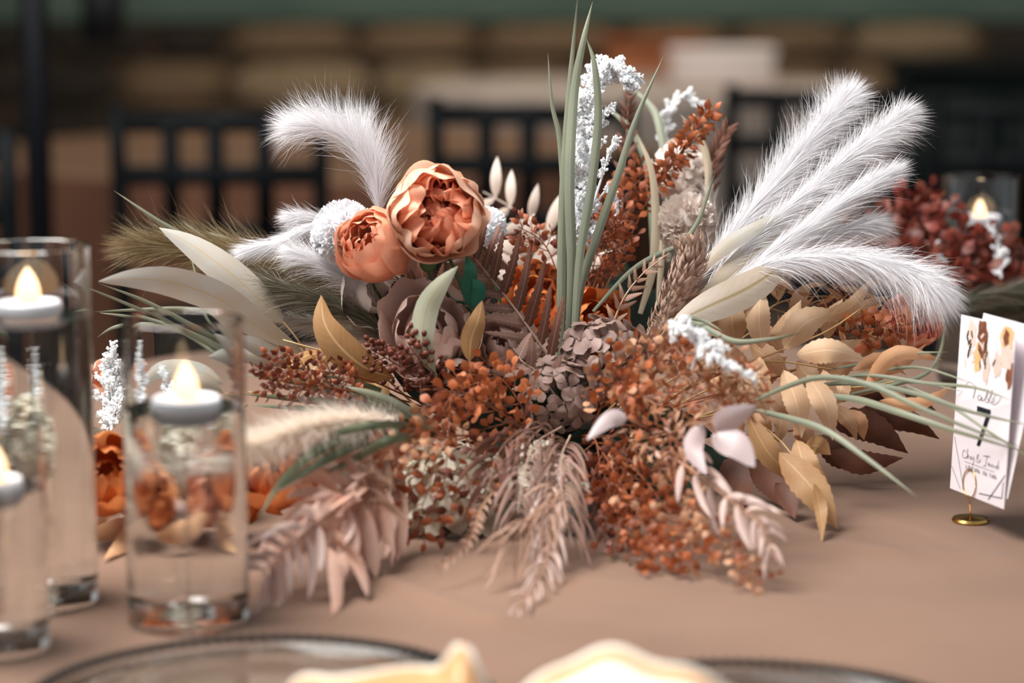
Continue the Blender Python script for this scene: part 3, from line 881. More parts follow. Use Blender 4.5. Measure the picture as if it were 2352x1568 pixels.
LEAFLETS = {}
def leaflet(kind, m):
    k = (kind, m)
    if k not in LEAFLETS:
        if kind == 'round': LEAFLETS[k] = unit_leaf('leaflet', m, 0.72, prof_obov, 7, 0.12, 0.08)
        elif kind == 'ovate': LEAFLETS[k] = unit_leaf('leaflet', m, 0.6, prof_ovate, 7, 0.3, 0.14)
        elif kind == 'narrow': LEAFLETS[k] = unit_leaf('leaflet', m, 0.3, prof_lance, 7, 0.3, 0.12)
        elif kind == 'berry':
            g = lathe([(0.001, 0), (0.22, 0.12), (0.4, 0.45), (0.38, 0.75), (0.2, 0.98), (0.001, 1.0)], 7)
            g.v = [(x, z, y) for x, y, z in g.v]
            g.f = [f[::-1] for f in g.f]
            g.sharp = None
            LEAFLETS[k] = g.mesh('berry', m)
        elif kind == 'oak': LEAFLETS[k] = unit_leaf('leaflet', m, 0.75, prof_obov, 0, 0.3, 0.12, serr=4, cross=2, samp=0.35)
        elif kind == 'pinna': LEAFLETS[k] = unit_leaf('pinna', m, 0.24, prof_pinna, 0, 0.25, 0.06, serr=9, cross=2, samp=0.3)
        elif kind == 'pinna_smooth': LEAFLETS[k] = unit_leaf('pinna', m, 0.22, prof_lance, 8, 0.35, 0.1, cross=2)
    return LEAFLETS[k]

def spray(name, label, path, n_side, side_len, per_side, size, kind, m, stem_m='rust_stem', seed=1, t0=0.2, cat='foliage', part='leaflet', droop=0.15, ang=50, stem_r=0.0011, flatness=0.55, extra=None, grp=STEMS, root=True):
    """A branching spray: stem through the pixel path, side twigs both ways, leaflets on every twig."""
    r = random.Random(seed)
    pts = PP(path)
    if root:
        pts = [heart(r)] + pts
    S = spline(pts, 40); T = tangents(S)
    base = S[0]
    t = Thing(name, label, cat, base, grp)
    g = tube(S, stem_r, stem_r * 0.45, n=40, k=5)
    me = leaflet(kind, m)
    me2 = leaflet(kind, extra) if extra else me
    view = (CAMV - pts[-1]).normalized()
    for i in range(n_side):
        tt = t0 + (1 - t0) * (i + 0.5) / n_side
        idx = min(38, int(tt * 39))
        p = S[idx]; T_ = T[idx]
        sd = T_.cross(view).normalized() * (1 if i % 2 else -1)
        dirv = (T_ * math.cos(math.radians(ang)) + sd * math.sin(math.radians(ang)) + view * r.uniform(-0.5, 0.5) + rvec(r) * 0.25).normalized()
        ln = side_len * (1.05 - 0.6 * max(0, tt - 0.5) * 2 * 0.8) * r.uniform(0.7, 1.2)
        q = [p, p + dirv * ln * 0.5 + Vector((0, 0, -droop * ln * 0.25)), p + dirv * ln + T_ * ln * 0.15 + Vector((0, 0, -droop * ln))]
        for v in q: v.z = max(v.z, TZ + 0.006)
        tube(q, stem_r * 0.55, stem_r * 0.35, n=6, k=4, g=g)
        tw = spline(q, 12); tt_ = tangents(tw)
        for k in range(per_side):
            a = (k + 0.8) / per_side
            j = min(11, int(a * 11))
            td = tt_[j]
            s2 = td.cross(view).normalized() * (1 if (k + i) % 2 else -1)
            last = k == per_side - 1
            ld = (td * (1.0 if last else 0.55) + s2 * (0.1 if last else 0.8) + rvec(r) * 0.3).normalized()
            nm = (view * flatness + rvec(r) * 0.75).normalized()
            pos = tw[j] + ld * size * 0.18
            if not last: tube([tw[j], pos], stem_r * 0.35, n=2, k=3, g=g, cap=False)
            end = pos + ld * size
            if end.z < TZ + 0.002: ld = (ld + Vector((0, 0, (TZ + 0.004 - end.z) / size * 1.6))).normalized()
            t.inst(part, me2 if (extra and r.random() < 0.35) else me, frame(pos, ld, nm, size * r.uniform(0.75, 1.2)))
    t.part('stem', g, stem_m)
    return t

def frond(name, label, path, n, plen, pw, m, stem_m, kind='pinna', seed=1, t0=0.1, ang=62, up=0.0, taper=0.7, cat='fern', stem_r=0.0012, grp=STEMS, droop=0.0, curl=None, ang2=None, side=0):
    """A fern frond: rachis with paired pinnae; curl gives each pinna its own curved leaf."""
    r = random.Random(seed)
    pts = PP(path)
    S = spline(pts, 50); T = tangents(S)
    t = Thing(name, label, cat, S[0], grp)
    t.part('rachis', tube(S, stem_r, stem_r * 0.4, n=50, k=5), stem_m)
    view = (CAMV - S[25]).normalized()
    me = leaflet(kind, m) if not curl else None
    for i in range(n):
        tt = t0 + (1 - t0) * (i + 0.3) / n
        idx = min(48, int(tt * 49)); p = S[idx]; T_ = T[idx]
        for sg in ((-1, 1) if not side else (side,)):
            sd = T_.cross(view).normalized() * sg
            a = math.radians(ang if sg > 0 or ang2 is None else ang2) * r.uniform(0.85, 1.12)
            d = (T_ * math.cos(a) + sd * math.sin(a) + view * r.uniform(-0.22, 0.32) + Vector((0, 0, up))).normalized()
            ln = plen * (1 - taper * tt ** 1.5) * (0.65 + 0.35 * min(1, tt * 6)) * r.uniform(0.85, 1.1)
            if curl:
                cu = curl * r.uniform(0.0, 1.7); dr = droop * r.uniform(0.3, 1.6); d = (d + view * r.uniform(-0.35, 0.45) + rvec(r) * 0.22).normalized()
                q = [p, p + d * ln * 0.4, p + d * ln * 0.8 + Vector((0, 0, -dr * ln * 0.5)) + T_ * ln * cu * 0.35, p + d * ln + Vector((0, 0, -dr * ln)) + T_ * ln * cu]
                for v in q: v.z = max(v.z, TZ + 0.004)
                t.part('pinna', leafgeo(q, ln * pw, prof_lance, n=10, cup=0.4, cross=2, seed=i, face=(view + rvec(r) * 0.7)), m)
            else:
                t.inst('pinna', me, frame(p, d, (view + rvec(r) * 0.35), ln, ln * pw / 0.24))
    return t

def plume(label, path, n, length, spread, m, seed, droop=0.12, width=0.00055, stem_r=0.0012, t0=0.0, curl=0.3, tip=1.0, name='pampas_plume', stem_m='plume_stem', grp=STEMS):
    pts = PP(path)
    t = Thing(name, label, 'pampas grass', pts[0], grp)
    t.part('stem', tube(pts, stem_r, stem_r * 0.3, n=24, k=5), stem_m)
    t.part('plume', hairs(pts, n, length, spread, width, seed, droop, t0=t0, curl=curl, tipspread=tip), m, False, kind='stuff')
    return t

def petal(R, th0, th1, hw, ruff, ph, curl, az, tilt, nu=13, nv=9, freq=6.0, notch=0.07):
    vs_, fs, uv = [], [], []
    for j in range(nv):
        v = j / (nv - 1)
        for i in range(nu):
            u = -1 + 2 * i / (nu - 1)
            th = th0 + (th1 - th0) * v
            th += notch * v * v * math.sin(freq * u + ph) + 0.22 * u * u * v * v
            hwv = hw * (0.30 + 0.70 * math.sin(math.pi * min(1.0, 0.15 + 0.62 * v)))
            rr = R * (1 + curl * v ** 3 + ruff * v * v * math.sin(freq * 0.8 * u + ph * 1.7) + 0.10 * u * u * (1 - v))
            a = az + u * hwv
            vs_.append(Vector((rr * math.sin(th) * math.cos(a), rr * math.sin(th) * math.sin(a), rr * math.cos(th))))
            uv.append((0.5 + 0.5 * u, v))
    for j in range(nv - 1):
        for i in range(nu - 1):
            fs.append((j * nu + i, j * nu + i + 1, (j + 1) * nu + i + 1, (j + 1) * nu + i))
    M = Matrix.Rotation(tilt[0], 3, 'X') @ Matrix.Rotation(tilt[1], 3, 'Y')
    return [M @ v for v in vs_], fs, uv

def axis_matrix(c, ax):
    q = Vector(ax).normalized().to_track_quat('Z', 'Y')
    return Matrix.Translation(c) @ q.to_matrix().to_4x4()

def bloom(name, label, c, ax, R, layers, seed=1, stem=None, cat='flower', stem_m='stem_green', sq=1.0, sepals=True, grp=STEMS):
    """A cupped bloom; layers: (count, radius fraction, end polar angle deg, half width, ruffle, curl, tilt jitter, material)."""
    r = random.Random(seed)
    M = axis_matrix(Vector(c), ax)
    base = Vector(c) - Vector(ax).normalized() * R * 0.9
    t = Thing(name, label, cat, base, grp)
    for (n, rf, te, hw, rf2, curl, tj, m) in layers:
        off = r.uniform(0, 6.28)
        for i in range(n):
            az = off + 2 * math.pi * i / n + r.uniform(-0.2, 0.2)
            k = R * rf * r.uniform(0.93, 1.07)
            vs_, fs, uv = petal(k, math.radians(172), math.radians(te * r.uniform(0.85, 1.2)), hw * r.uniform(0.85, 1.15), rf2, r.uniform(0, 6), curl, az, (r.uniform(-tj, tj), r.uniform(-tj, tj)), freq=r.uniform(3.6, 6.4))
            g = G(); g.add([M @ Vector((v.x, v.y, v.z * sq)) for v in vs_], fs, uv)
            t.part('petal', g, m)
    if sepals:
        for i in range(5):
            az = 2 * math.pi * i / 5
            vs_, fs, uv = petal(R * 0.97, math.radians(178), math.radians(128), 0.3, 0.02, i, 0.0, az, (0, 0), nu=5, nv=5)
            g = G(); g.add([M @ Vector((v.x, v.y, v.z * sq)) for v in vs_], fs, uv)
            t.part('sepal', g, 'stem_green')
    if stem:
        t.part('stem', tube([base] + PP(stem), 0.0019, 0.0017, n=12, k=7), stem_m)
    return t

def frill_mesh(m, k):
    r = random.Random(k)
    g = G(); vs_, fs, uv = [], [], []
    nu, nv = 9, 4
    for j in range(nv):
        v = j / (nv - 1)
        for i in range(nu):
            u = -1 + 2 * i / (nu - 1)
            w = 0.12 + 0.42 * v ** 0.8
            y = v * (1 - 0.10 * u * u) + (0.07 * (1 if i % 2 else -1) if j == nv - 1 else 0)
            z = 0.14 * v * math.sin(5 * u + k * 1.3) * (0.5 + v)
            vs_.append((u * w, y, z)); uv.append((0.5 + u / 2, v))
    for j in range(nv - 1):
        for i in range(nu - 1):
            fs.append((j * nu + i, j * nu + i + 1, (j + 1) * nu + i + 1, (j + 1) * nu + i))
    g.add(vs_, fs, uv)
    return g.mesh('petal', m)
FR = {}
def pompom(name, label, c, ax, R, n, m, seed=1, stem=None, hemi=0.35, cat='flower', grp=STEMS, sq=1.0, psize=0.5):
    """A carnation: frilled petals pushing out of a calyx on all sides."""
    r = random.Random(seed)
    if m not in FR: FR[m] = [frill_mesh(m, k) for k in range(4)]
    M = axis_matrix(Vector(c), ax); M3 = M.to_3x3()
    t = Thing(name, label, cat, Vector(c) - Vector(ax).normalized() * R, grp)
    for i in range(n):
        zz = 1 - (1 + hemi) * (i + 0.5) / n
        q = i * 2.399963
        s = math.sqrt(max(0, 1 - zz * zz))
        d = M3 @ Vector((s * math.cos(q), s * math.sin(q), zz * sq))
        d = (d + rvec(r) * 0.16).normalized()
        L = R * psize * r.uniform(0.9, 1.12)
        pos = Vector(c) + d * (R - L) * r.uniform(0.92, 1.03)
        t.inst('petal', r.choice(FR[m]), frame(pos, d, rvec(r), L, L * 0.9))
    cal = t.part('calyx', lathe([(0.001, -R * 1.05), (R * 0.2, -R * 0.95), (R * 0.3, -R * 0.5), (R * 0.5, -R * 0.1), (R * 0.5, R * 0.2), (R * 0.3, R * 0.5), (0.001, R * 0.55)], 14, c=(0, 0, 0)), m)
    cal.matrix_local = Matrix.Translation(-t.base) @ M @ Matrix.Translation(t.base)
    if stem:
        t.part('stem', tube([Vector(c) - Vector(ax).normalized() * R * 0.9] + PP(stem), 0.0016, n=10), 'stem_green')
    return t

def floret_mesh(m, k):
    r = random.Random(k); g = G()
    for a in range(4):
        q = a * math.pi / 2 + r.uniform(-0.15, 0.15)
        d = Vector((math.cos(q), math.sin(q), 0))
        pts = [d * 0.05, d * 0.5 + Vector((0, 0, 0.16 * r.uniform(0.4, 1.3))), d * 1.0 + Vector((0, 0, r.uniform(-0.1, 0.2)))]
        leafgeo(pts, 0.85 * r.uniform(0.9, 1.1), prof_obov, n=7, cup=0.25 * r.uniform(-0.6, 1), face=Vector((0, 0, 1)), cross=3, g=g, seed=k + a, wav=0.04)
    vs_ = []
    g.add([(0.07 * math.cos(i * 1.047), 0.07 * math.sin(i * 1.047), 0.05) for i in range(6)] + [(0, 0, 0.12)], [(i, (i + 1) % 6, 6) for i in range(6)])
    return g.mesh('floret', m)
FL = {}
def hydrangea(name, label, c, ax, R, n, m, size, seed=1, cat='flower', sq=0.75, grp=STEMS, hemi=0.15):
    r = random.Random(seed)
    if m not in FL: FL[m] = [floret_mesh(m, k) for k in range(4)]
    M3 = axis_matrix(Vector(c), ax).to_3x3()
    t = Thing(name, label, cat, Vector(c) - Vector(ax).normalized() * R * 0.6, grp)
    g = G()
    for i in range(n):
        zz = 1 - (1 + hemi) * (i + 0.5) / n
        q = i * 2.399963 + r.uniform(-0.2, 0.2)
        s = math.sqrt(max(0, 1 - zz * zz))
        d = M3 @ Vector((s * math.cos(q), s * math.sin(q), zz * sq))
        pos = Vector(c) + d * R * r.uniform(0.85, 1.05)
        if pos.z < TZ + 0.012: continue
        nm = (d.normalized() + rvec(r) * 0.4).normalized()
        t.inst('floret', r.choice(FL[m]), frame(pos, nm.cross(rvec(r)), nm, size * r.uniform(0.85, 1.15)))
        tube([Vector(c) - M3 @ Vector((0, 0, R * 0.5)), pos], 0.0007, n=2, k=4, g=g, cap=False)
    t.part('stalk', g, 'stem_green')
    return t

def crumb_mesh(k, m):
    """A side twig of the white spike, thick with tiny knobbly florets; 1 long along +Y."""
    r = random.Random(k); g = G()
    tube([(0, 0, 0), (0, 0.5, 0.03), (0, 1, 0)], 0.05, 0.03, n=5, k=4, g=g)
    for i in range(34):
        a = r.random() ** 0.8
        rad = 0.24 * (1 - a * 0.5)
        q = r.uniform(0, 6.28)
        c = Vector((rad * math.cos(q), a, rad * math.sin(q))) * 1.0
        s = r.uniform(0.075, 0.15) * (1.1 - 0.3 * a)
        v6 = [c + Vector(d) * s * r.uniform(0.55, 1.35) for d in ((1, 0, 0), (-1, 0, 0), (0, 1, 0), (0, -1, 0), (0, 0, 1), (0, 0, -1))]
        g.add(v6, [(0, 2, 4), (2, 1, 4), (1, 3, 4), (3, 0, 4), (2, 0, 5), (1, 2, 5), (3, 1, 5), (0, 3, 5)])
    return g.mesh('floret_twig', m, False)
CRUMB = {}
def astilbe(label, path, n, length, m='snow', seed=1, t0=0.05, open_=55, name='astilbe_spike', gap=None, grp=STEMS, tip=0.45, side_bias=None):
    r = random.Random(seed)
    if m not in CRUMB: CRUMB[m] = [crumb_mesh(k, m) for k in range(5)]
    pts = PP(path); S = spline(pts, 50); T = tangents(S)
    t = Thing(name, label, 'flower', S[0], grp)
    t.part('stem', tube(S, 0.0016, 0.0006, n=50, k=5), 'snow')
    for i in range(n):
        tt = t0 + (1 - t0) * (i + 0.5) / n
        idx = min(48, int(tt * 49)); p = S[idx]; T_ = T[idx]
        ra = rvec(r); ra = (ra - T_ * ra.dot(T_)).normalized()
        if side_bias is not None and r.random() < 0.5: ra = (ra + side_bias).normalized()
        a = math.radians(open_ * r.uniform(0.6, 1.15))
        d = T_ * math.cos(a) + ra * math.sin(a)
        ln = length * (1 - (1 - tip) * tt) * r.uniform(0.7, 1.2)
        t.inst('floret_twig', r.choice(CRUMB[m]), frame(p, d, rvec(r), ln, ln * 0.95))
    return t
# ------------------------------------------------------------------ the arrangement
# tall sage grass in the middle
grass('tall sage green grass blades rising from the middle of the centrepiece', [
    ([(1283, 870, 2.42), (1288, 700, 2.42), (1292, 480, 2.42), (1306, 230, 2.42), (1330, -40, 2.42)], 24),
    ([(1300, 870, 2.40), (1313, 620, 2.40), (1308, 420, 2.40), (1318, 220, 2.41), (1338, 100, 2.41), (1361, 4, 2.42)], 28),
    ([(1312, 860, 2.39), (1330, 600, 2.39), (1358, 430, 2.39), (1374, 270, 2.39), (1366, 150, 2.39), (1346, 84, 2.40)], 25),
    ([(1318, 860, 2.40), (1330, 680, 2.40), (1372, 540, 2.40), (1420, 400, 2.40), (1462, 270, 2.41), (1524, 128, 2.42)], 24),
    ([(1290, 860, 2.43), (1297, 560, 2.43), (1286, 330, 2.43), (1268, 240, 2.43), (1258, 120, 2.43)], 15),
], 'grass_sage', ws=0.86)
grass('slender sage blade bending right in front of the cream carnation', [
    ([(1362, 715, 2.43), (1440, 630, 2.42), (1500, 590, 2.41), (1560, 563, 2.40), (1600, 515, 2.40), (1625, 450, 2.40), (1645, 386, 2.40)], 17)], 'grass_sage')
grass('blurred sage blades arching behind the tall white flower spike', [
    ([(1535, 600, 2.62), (1530, 400, 2.64), (1515, 290, 2.66), (1490, 238, 2.68), (1430, 188, 2.70)], 26),
    ([(1500, 600, 2.60), (1490, 400, 2.62), (1450, 300, 2.64), (1385, 240, 2.66)], 22)], 'grass_sage')
grass('pale cream blades standing behind the tan amaranth', [
    ([(1470, 720, 2.50), (1498, 620, 2.50), (1506, 500, 2.51), (1496, 390, 2.52), (1462, 305, 2.53)], 26),
    ([(1622, 470, 2.58), (1627, 390, 2.58), (1608, 320, 2.58), (1562, 262, 2.58)], 22),
    ([(1510, 700, 2.52), (1520, 560, 2.54), (1505, 480, 2.55)], 18)], 'grass_cream')
# left grass
grass('long pale blades reaching out over the tall vase at the left', [
    ([(760, 700, 2.50), (560, 600, 2.50), (400, 528, 2.48), (262, 438, 2.47)], 17),
    ([(760, 720, 2.52), (600, 625, 2.52), (490, 560, 2.52), (415, 508, 2.52)], 19),
    ([(740, 640, 2.52), (600, 575, 2.52), (535, 552, 2.50), (466, 530, 2.50)], 16),
    ([(760, 880, 2.46), (560, 810, 2.42), (430, 762, 2.38), (320, 710, 2.34), (162, 645, 2.30)], 15),
    ([(760, 860, 2.48), (600, 800, 2.45), (440, 745, 2.42), (330, 690, 2.40), (225, 650, 2.38)], 16),
    ([(700, 800, 2.48), (560, 730, 2.47), (430, 709, 2.46), (300, 712, 2.45), (215, 716, 2.44)], 13),
    ([(760, 870, 2.46), (560, 800, 2.44), (400, 752, 2.42), (300, 728, 2.41), (228, 718, 2.40)], 15),
    ([(560, 830, 2.42), (420, 762, 2.42), (320, 745, 2.42), (262, 752, 2.42), (222, 775, 2.42)], 15),
    ([(640, 820, 2.46), (520, 760, 2.44), (470, 700, 2.44), (430, 555, 2.46)], 10),
], 'grass_sage')
grass('deep green blades fanning left under the brown berries', [
    ([(1010, 985, 2.42), (860, 915, 2.36), (700, 880, 2.32), (560, 860, 2.30)], 24),
    ([(1010, 985, 2.42), (840, 935, 2.36), (700, 918, 2.32), (560, 905, 2.30)], 24),
    ([(1000, 985, 2.42), (820, 950, 2.36), (700, 938, 2.32), (570, 930, 2.30)], 20),
    ([(1000, 980, 2.42), (830, 920, 2.36), (720, 895, 2.34), (600, 885, 2.32)], 16),
    ([(1005, 975, 2.41), (880, 900, 2.36), (800, 875, 2.33), (740, 860, 2.31)], 16),
], 'grass_deep')
grass('deep green blades arching down toward the front vase', [
    ([(1010, 990, 2.40), (870, 985, 2.19), (760, 1020, 2.10), (660, 1090, 2.06), (592, 1190, 2.03)], 28),
    ([(1010, 995, 2.40), (880, 1000, 2.19), (770, 1045, 2.10), (690, 1090, 2.07), (630, 1130, 2.05)], 24),
    ([(1010, 1000, 2.40), (900, 1010, 2.07), (820, 1050, 2.13), (740, 1090, 2.10)], 24),
    ([(1005, 985, 2.41), (880, 975, 2.07), (760, 1000, 2.11), (670, 1060, 2.07)], 22),
    ([(1015, 985, 2.40), (930, 945, 2.36), (870, 925, 2.33), (800, 900, 2.3)], 20),
], 'grass_deep')
grass('broad pale sage blade lying in front of the dark heart', [
    ([(1005, 985, 2.30), (950, 955, 2.28), (880, 915, 2.27), (790, 885, 2.27)], 34)], 'grass_sage')
# right grass
grass('long sage blades sweeping right past the number card', [
    ([(1690, 940, 2.30), (1800, 890, 2.26), (1890, 866, 2.23), (2000, 885, 2.20), (2110, 935, 2.17), (2230, 985, 2.15), (2380, 1040, 2.13)], 17),
    ([(1700, 935, 2.30), (1790, 955, 2.26), (1890, 985, 2.21), (1990, 1052, 2.17), (2106, 1140, 2.12)], 18),
    ([(1850, 905, 2.36), (1960, 915, 2.30), (2060, 945, 2.24), (2180, 985, 2.2), (2380, 1045, 2.15)], 20),
    ([(1820, 890, 2.38), (1960, 880, 2.32), (2090, 900, 2.26), (2230, 945, 2.20), (2380, 980, 2.17)], 15),
    ([(1850, 880, 2.40), (1990, 862, 2.34), (2130, 880, 2.28), (2240, 890, 2.23), (2330, 922, 2.2)], 11),
    ([(1880, 880, 2.40), (2030, 850, 2.35), (2120, 845, 2.3), (2235, 880, 2.25)], 10),
    ([(1900, 850, 2.42), (2010, 828, 2.38), (2090, 812, 2.34), (2182, 808, 2.3)], 10),
    ([(2080, 885, 2.30), (2180, 930, 2.26), (2270, 990, 2.22), (2380, 1060, 2.2)], 10),
    ([(1880, 920, 2.40), (1980, 900, 2.36), (2100, 870, 2.34), (2146, 838, 2.33), (2168, 770, 2.33), (2164, 690, 2.33)], 12),
    ([(1880, 900, 2.44), (2000, 880, 2.38), (2100, 878, 2.34), (2220, 900, 2.3)], 9),
], 'grass_sage')
grass('soft sage blade crossing the cream maple leaves', [
    ([(1560, 720, 2.36), (1600, 740, 2.32), (1680, 782, 2.28), (1760, 780, 2.26), (1842, 764, 2.25)], 17),
    ([(1545, 790, 2.32), (1560, 735, 2.31), (1610, 735, 2.31), (1660, 760, 2.3)], 14)], 'grass_sage')

# ------------------------------------------------------------------ long willow leaves
leafstem('willow_branch', 'large cream willow leaves on a stem reaching to the upper left', [
    ([(652, 742, 2.42), (600, 690, 2.41), (520, 620, 2.40), (440, 562, 2.40), (366, 523, 2.40)], 76, 0.25),
    ([(700, 815, 2.42), (610, 765, 2.39), (510, 690, 2.36), (400, 650, 2.33), (310, 640, 2.31), (226, 646, 2.30)], 74, -0.2),
    ([(715, 840, 2.42), (640, 815, 2.40), (580, 790, 2.38), (520, 765, 2.36)], 44, 0.3),
    ([(690, 820, 2.44), (620, 822, 2.42), (560, 815, 2.41), (500, 818, 2.40)], 40, 0.0),
    ([(640, 740, 2.46), (580, 725, 2.46), (500, 720, 2.46)], 36, 0.2),
], 'willow_cream', stem=[[(900, 960, 2.46), (800, 850, 2.44), (700, 810, 2.43), (640, 790, 2.41)], [(706, 815, 2.43), (680, 775, 2.42), (652, 740, 2.42)]], stem_m='willow_tan')
leafstem('willow_branch', 'tan willow leaves curving beside the brown berries', [
    ([(905, 868, 2.36), (840, 845, 2.34), (780, 795, 2.33), (745, 740, 2.33), (738, 678, 2.34)], 78, 0.1),
    ([(760, 806, 2.36), (700, 818, 2.34), (660, 850, 2.32), (640, 895, 2.30)], 34, 0.6),
    ([(770, 812, 2.38), (820, 850, 2.37), (870, 890, 2.36), (880, 930, 2.35)], 60, 0.0),
    ([(760, 808, 2.38), (720, 850, 2.37), (740, 890, 2.36)], 46, 0.3),
], 'willow_tan', stem=[[(1000, 980, 2.46), (900, 880, 2.42), (820, 825, 2.39), (720, 800, 2.37), (650, 780, 2.37)]], stem_m='willow_tan')
leafstem('willow_leaf', 'upright pale green willow leaf below the coral peony', [
    ([(1000, 862, 2.30), (972, 790, 2.29), (980, 710, 2.29), (1012, 655, 2.29), (1052, 611, 2.30)], 56, 0.0)], 'willow_green',
    stem=[[(1100, 960, 2.42), (1020, 900, 2.34), (1000, 862, 2.30)]], stem_m='willow_tan')
leafstem('willow_leaf', 'small tan leaf standing beside the mauve rose', [
    ([(1078, 830, 2.30), (1082, 780, 2.30), (1098, 735, 2.30), (1108, 690, 2.31)], 50, 0.3)], 'willow_tan',
    stem=[[(1120, 940, 2.42), (1085, 880, 2.33), (1078, 830, 2.30)]], stem_m='willow_tan')
leafstem('willow_branch', 'cream willow leaves lying between the tall white plumes', [
    ([(1560, 760, 2.36), (1660, 650, 2.40), (1760, 558, 2.43), (1850, 500, 2.45), (1905, 472, 2.44)], 64, 0.1),
    ([(1590, 640, 2.40), (1660, 570, 2.41), (1740, 520, 2.42), (1800, 490, 2.43)], 36, -0.3),
], 'willow_cream', stem=[[(1380, 960, 2.44), (1480, 860, 2.40), (1560, 760, 2.36)]], stem_m='willow_tan')
leafstem('willow_leaf', 'broad beige leaf with olive midrib under the white plumes', [
    ([(1540, 745, 2.34), (1620, 706, 2.34), (1710, 665, 2.35), (1770, 628, 2.36), (1798, 606, 2.37)], 84, -0.25)], 'leaf_olive_rib',
    stem=[[(1400, 940, 2.44), (1480, 820, 2.38), (1540, 745, 2.34)]], stem_m='willow_tan')

# ------------------------------------------------------------------ serrated cream leaves on the right
def ML(a, b, w, d, bow=0.0, r=0.0, dd=0.0):
    # a serrated leaf from stalk a to tip b (pixels), slightly bowed
    b = (a[0] + 1.16 * (b[0] - a[0]), a[1] + 1.16 * (b[1] - a[1]))
    return ([(a[0], a[1], d), ((a[0] + b[0]) / 2 + bow * (b[1] - a[1]), (a[1] + b[1]) / 2 - bow * (b[0] - a[0]), d - dd / 2 - 0.012), (b[0], b[1], d - dd)], w * 0.8, r)
leafstem('maple_leaf_branch', 'cream serrated leaves on the upper branch below the white plumes', [
    ML((1800, 800), (1905, 725), 88, 2.36, 0.12, 0.2), ML((1830, 815), (1960, 822), 74, 2.34, 0.1, -0.2), ML((1750, 800), (1752, 665), 72, 2.36, 0.05, 0.3),
    ML((1690, 790), (1690, 690), 84, 2.38, 0.08, -0.2), ML((1790, 690), (1800, 620), 50, 2.5, 0.1, 0.2), ML((1830, 730), (1860, 660), 56, 2.48, 0.1, 0.4),
    ML((1870, 735), (1985, 650), 46, 2.44, -0.15, 0.3), ML((1700, 745), (1740, 660), 50, 2.42, 0.1, 0.5), ML((1960, 880), (2070, 780), 56, 2.44, -0.12, 0.2),
    ML((1800, 810), (1740, 720), 60, 2.44, 0.1, 0.0), ML((1660, 760), (1640, 690), 60, 2.43, 0.1, 0.2), ML((1720, 830), (1650, 790), 60, 2.40, 0.1, 0.3), ML((1900, 780), (1930, 700), 50, 2.46, 0.1, 0.2), ML((1770, 770), (1830, 700), 56, 2.42, -0.1, -0.3), ML((1940, 760), (2030, 690), 44, 2.46, 0.1, 0.2), ML((1880, 860), (1970, 790), 54, 2.42, 0.1, 0.3),
], 'maple_cream', stem=[[(1480, 940, 2.46), (1650, 860, 2.42), (1780, 810, 2.38), (1900, 760, 2.40), (1990, 700, 2.44)]], cat='foliage', serr=10, prof=prof_maple, cup=0.2, samp=0.07, stem_m='maple_ochre', wav=0.05)
leafstem('maple_leaf_branch', 'cream serrated leaves hanging in the middle of the right side', [
    ML((1700, 850), (1722, 945), 66, 2.36, 0.1, 0.2), ML((1745, 820), (1760, 950), 74, 2.34, -0.06, -0.2), ML((1800, 850), (1835, 985), 74, 2.33, 0.06, 0.2),
    ML((1855, 860), (1905, 990), 70, 2.32, 0.08, -0.1), ML((1890, 850), (1895, 935), 58, 2.36, 0.05, 0.3), ML((1940, 860), (1915, 925), 54, 2.38, 0.05, 0.1),
    ML((1660, 840), (1680, 900), 54, 2.38, 0.05, 0.3), ML((1720, 790), (1800, 865), 66, 2.42, 0.05, 0.3), ML((1830, 830), (1880, 900), 66, 2.42, 0.0, 0.3), ML((1760, 900), (1830, 960), 54, 2.42, 0.0, 0.3), ML((1690, 880), (1650, 960), 56, 2.40, 0.1, 0.2), ML((1790, 930), (1780, 1010), 50, 2.42, 0.1, 0.4), ML((1850, 940), (1870, 1020), 46, 2.44, -0.1, 0.2), ML((1910, 930), (1960, 1000), 46, 2.44, 0.1, 0.2), ML((1640, 810), (1600, 870), 50, 2.42, 0.1, 0.2),
], 'maple_cream', stem=[[(1480, 960, 2.46), (1640, 850, 2.42), (1780, 830, 2.38), (1920, 850, 2.38)]], cat='foliage', serr=9, prof=prof_maple, cup=0.2, samp=0.07, stem_m='maple_ochre', wav=0.05)
leafstem('maple_leaf_branch', 'peach pointed leaves at the far right beside the number card', [
    ML((1985, 890), (2140, 835), 48, 2.34, 0.25, 0.1), ML((2020, 920), (2170, 888), 40, 2.33, -0.15, 0.2), ML((1960, 850), (2065, 860), 40, 2.38, 0.25, 0.2), ML((2000, 860), (2110, 800), 36, 2.4, -0.1, 0.3),
    ML((2020, 900), (2080, 930), 46, 2.4, 0.1, 0.1), ML((1950, 940), (1980, 1000), 50, 2.44, 0.1, 0.1),
], 'maple_peach', stem=[[(1600, 960, 2.46), (1800, 890, 2.42), (1960, 890, 2.38), (2090, 870, 2.35)]], cat='foliage', serr=6, prof=prof_maple, cup=0.25, samp=0.06, stem_m='maple_ochre', wav=0.05)
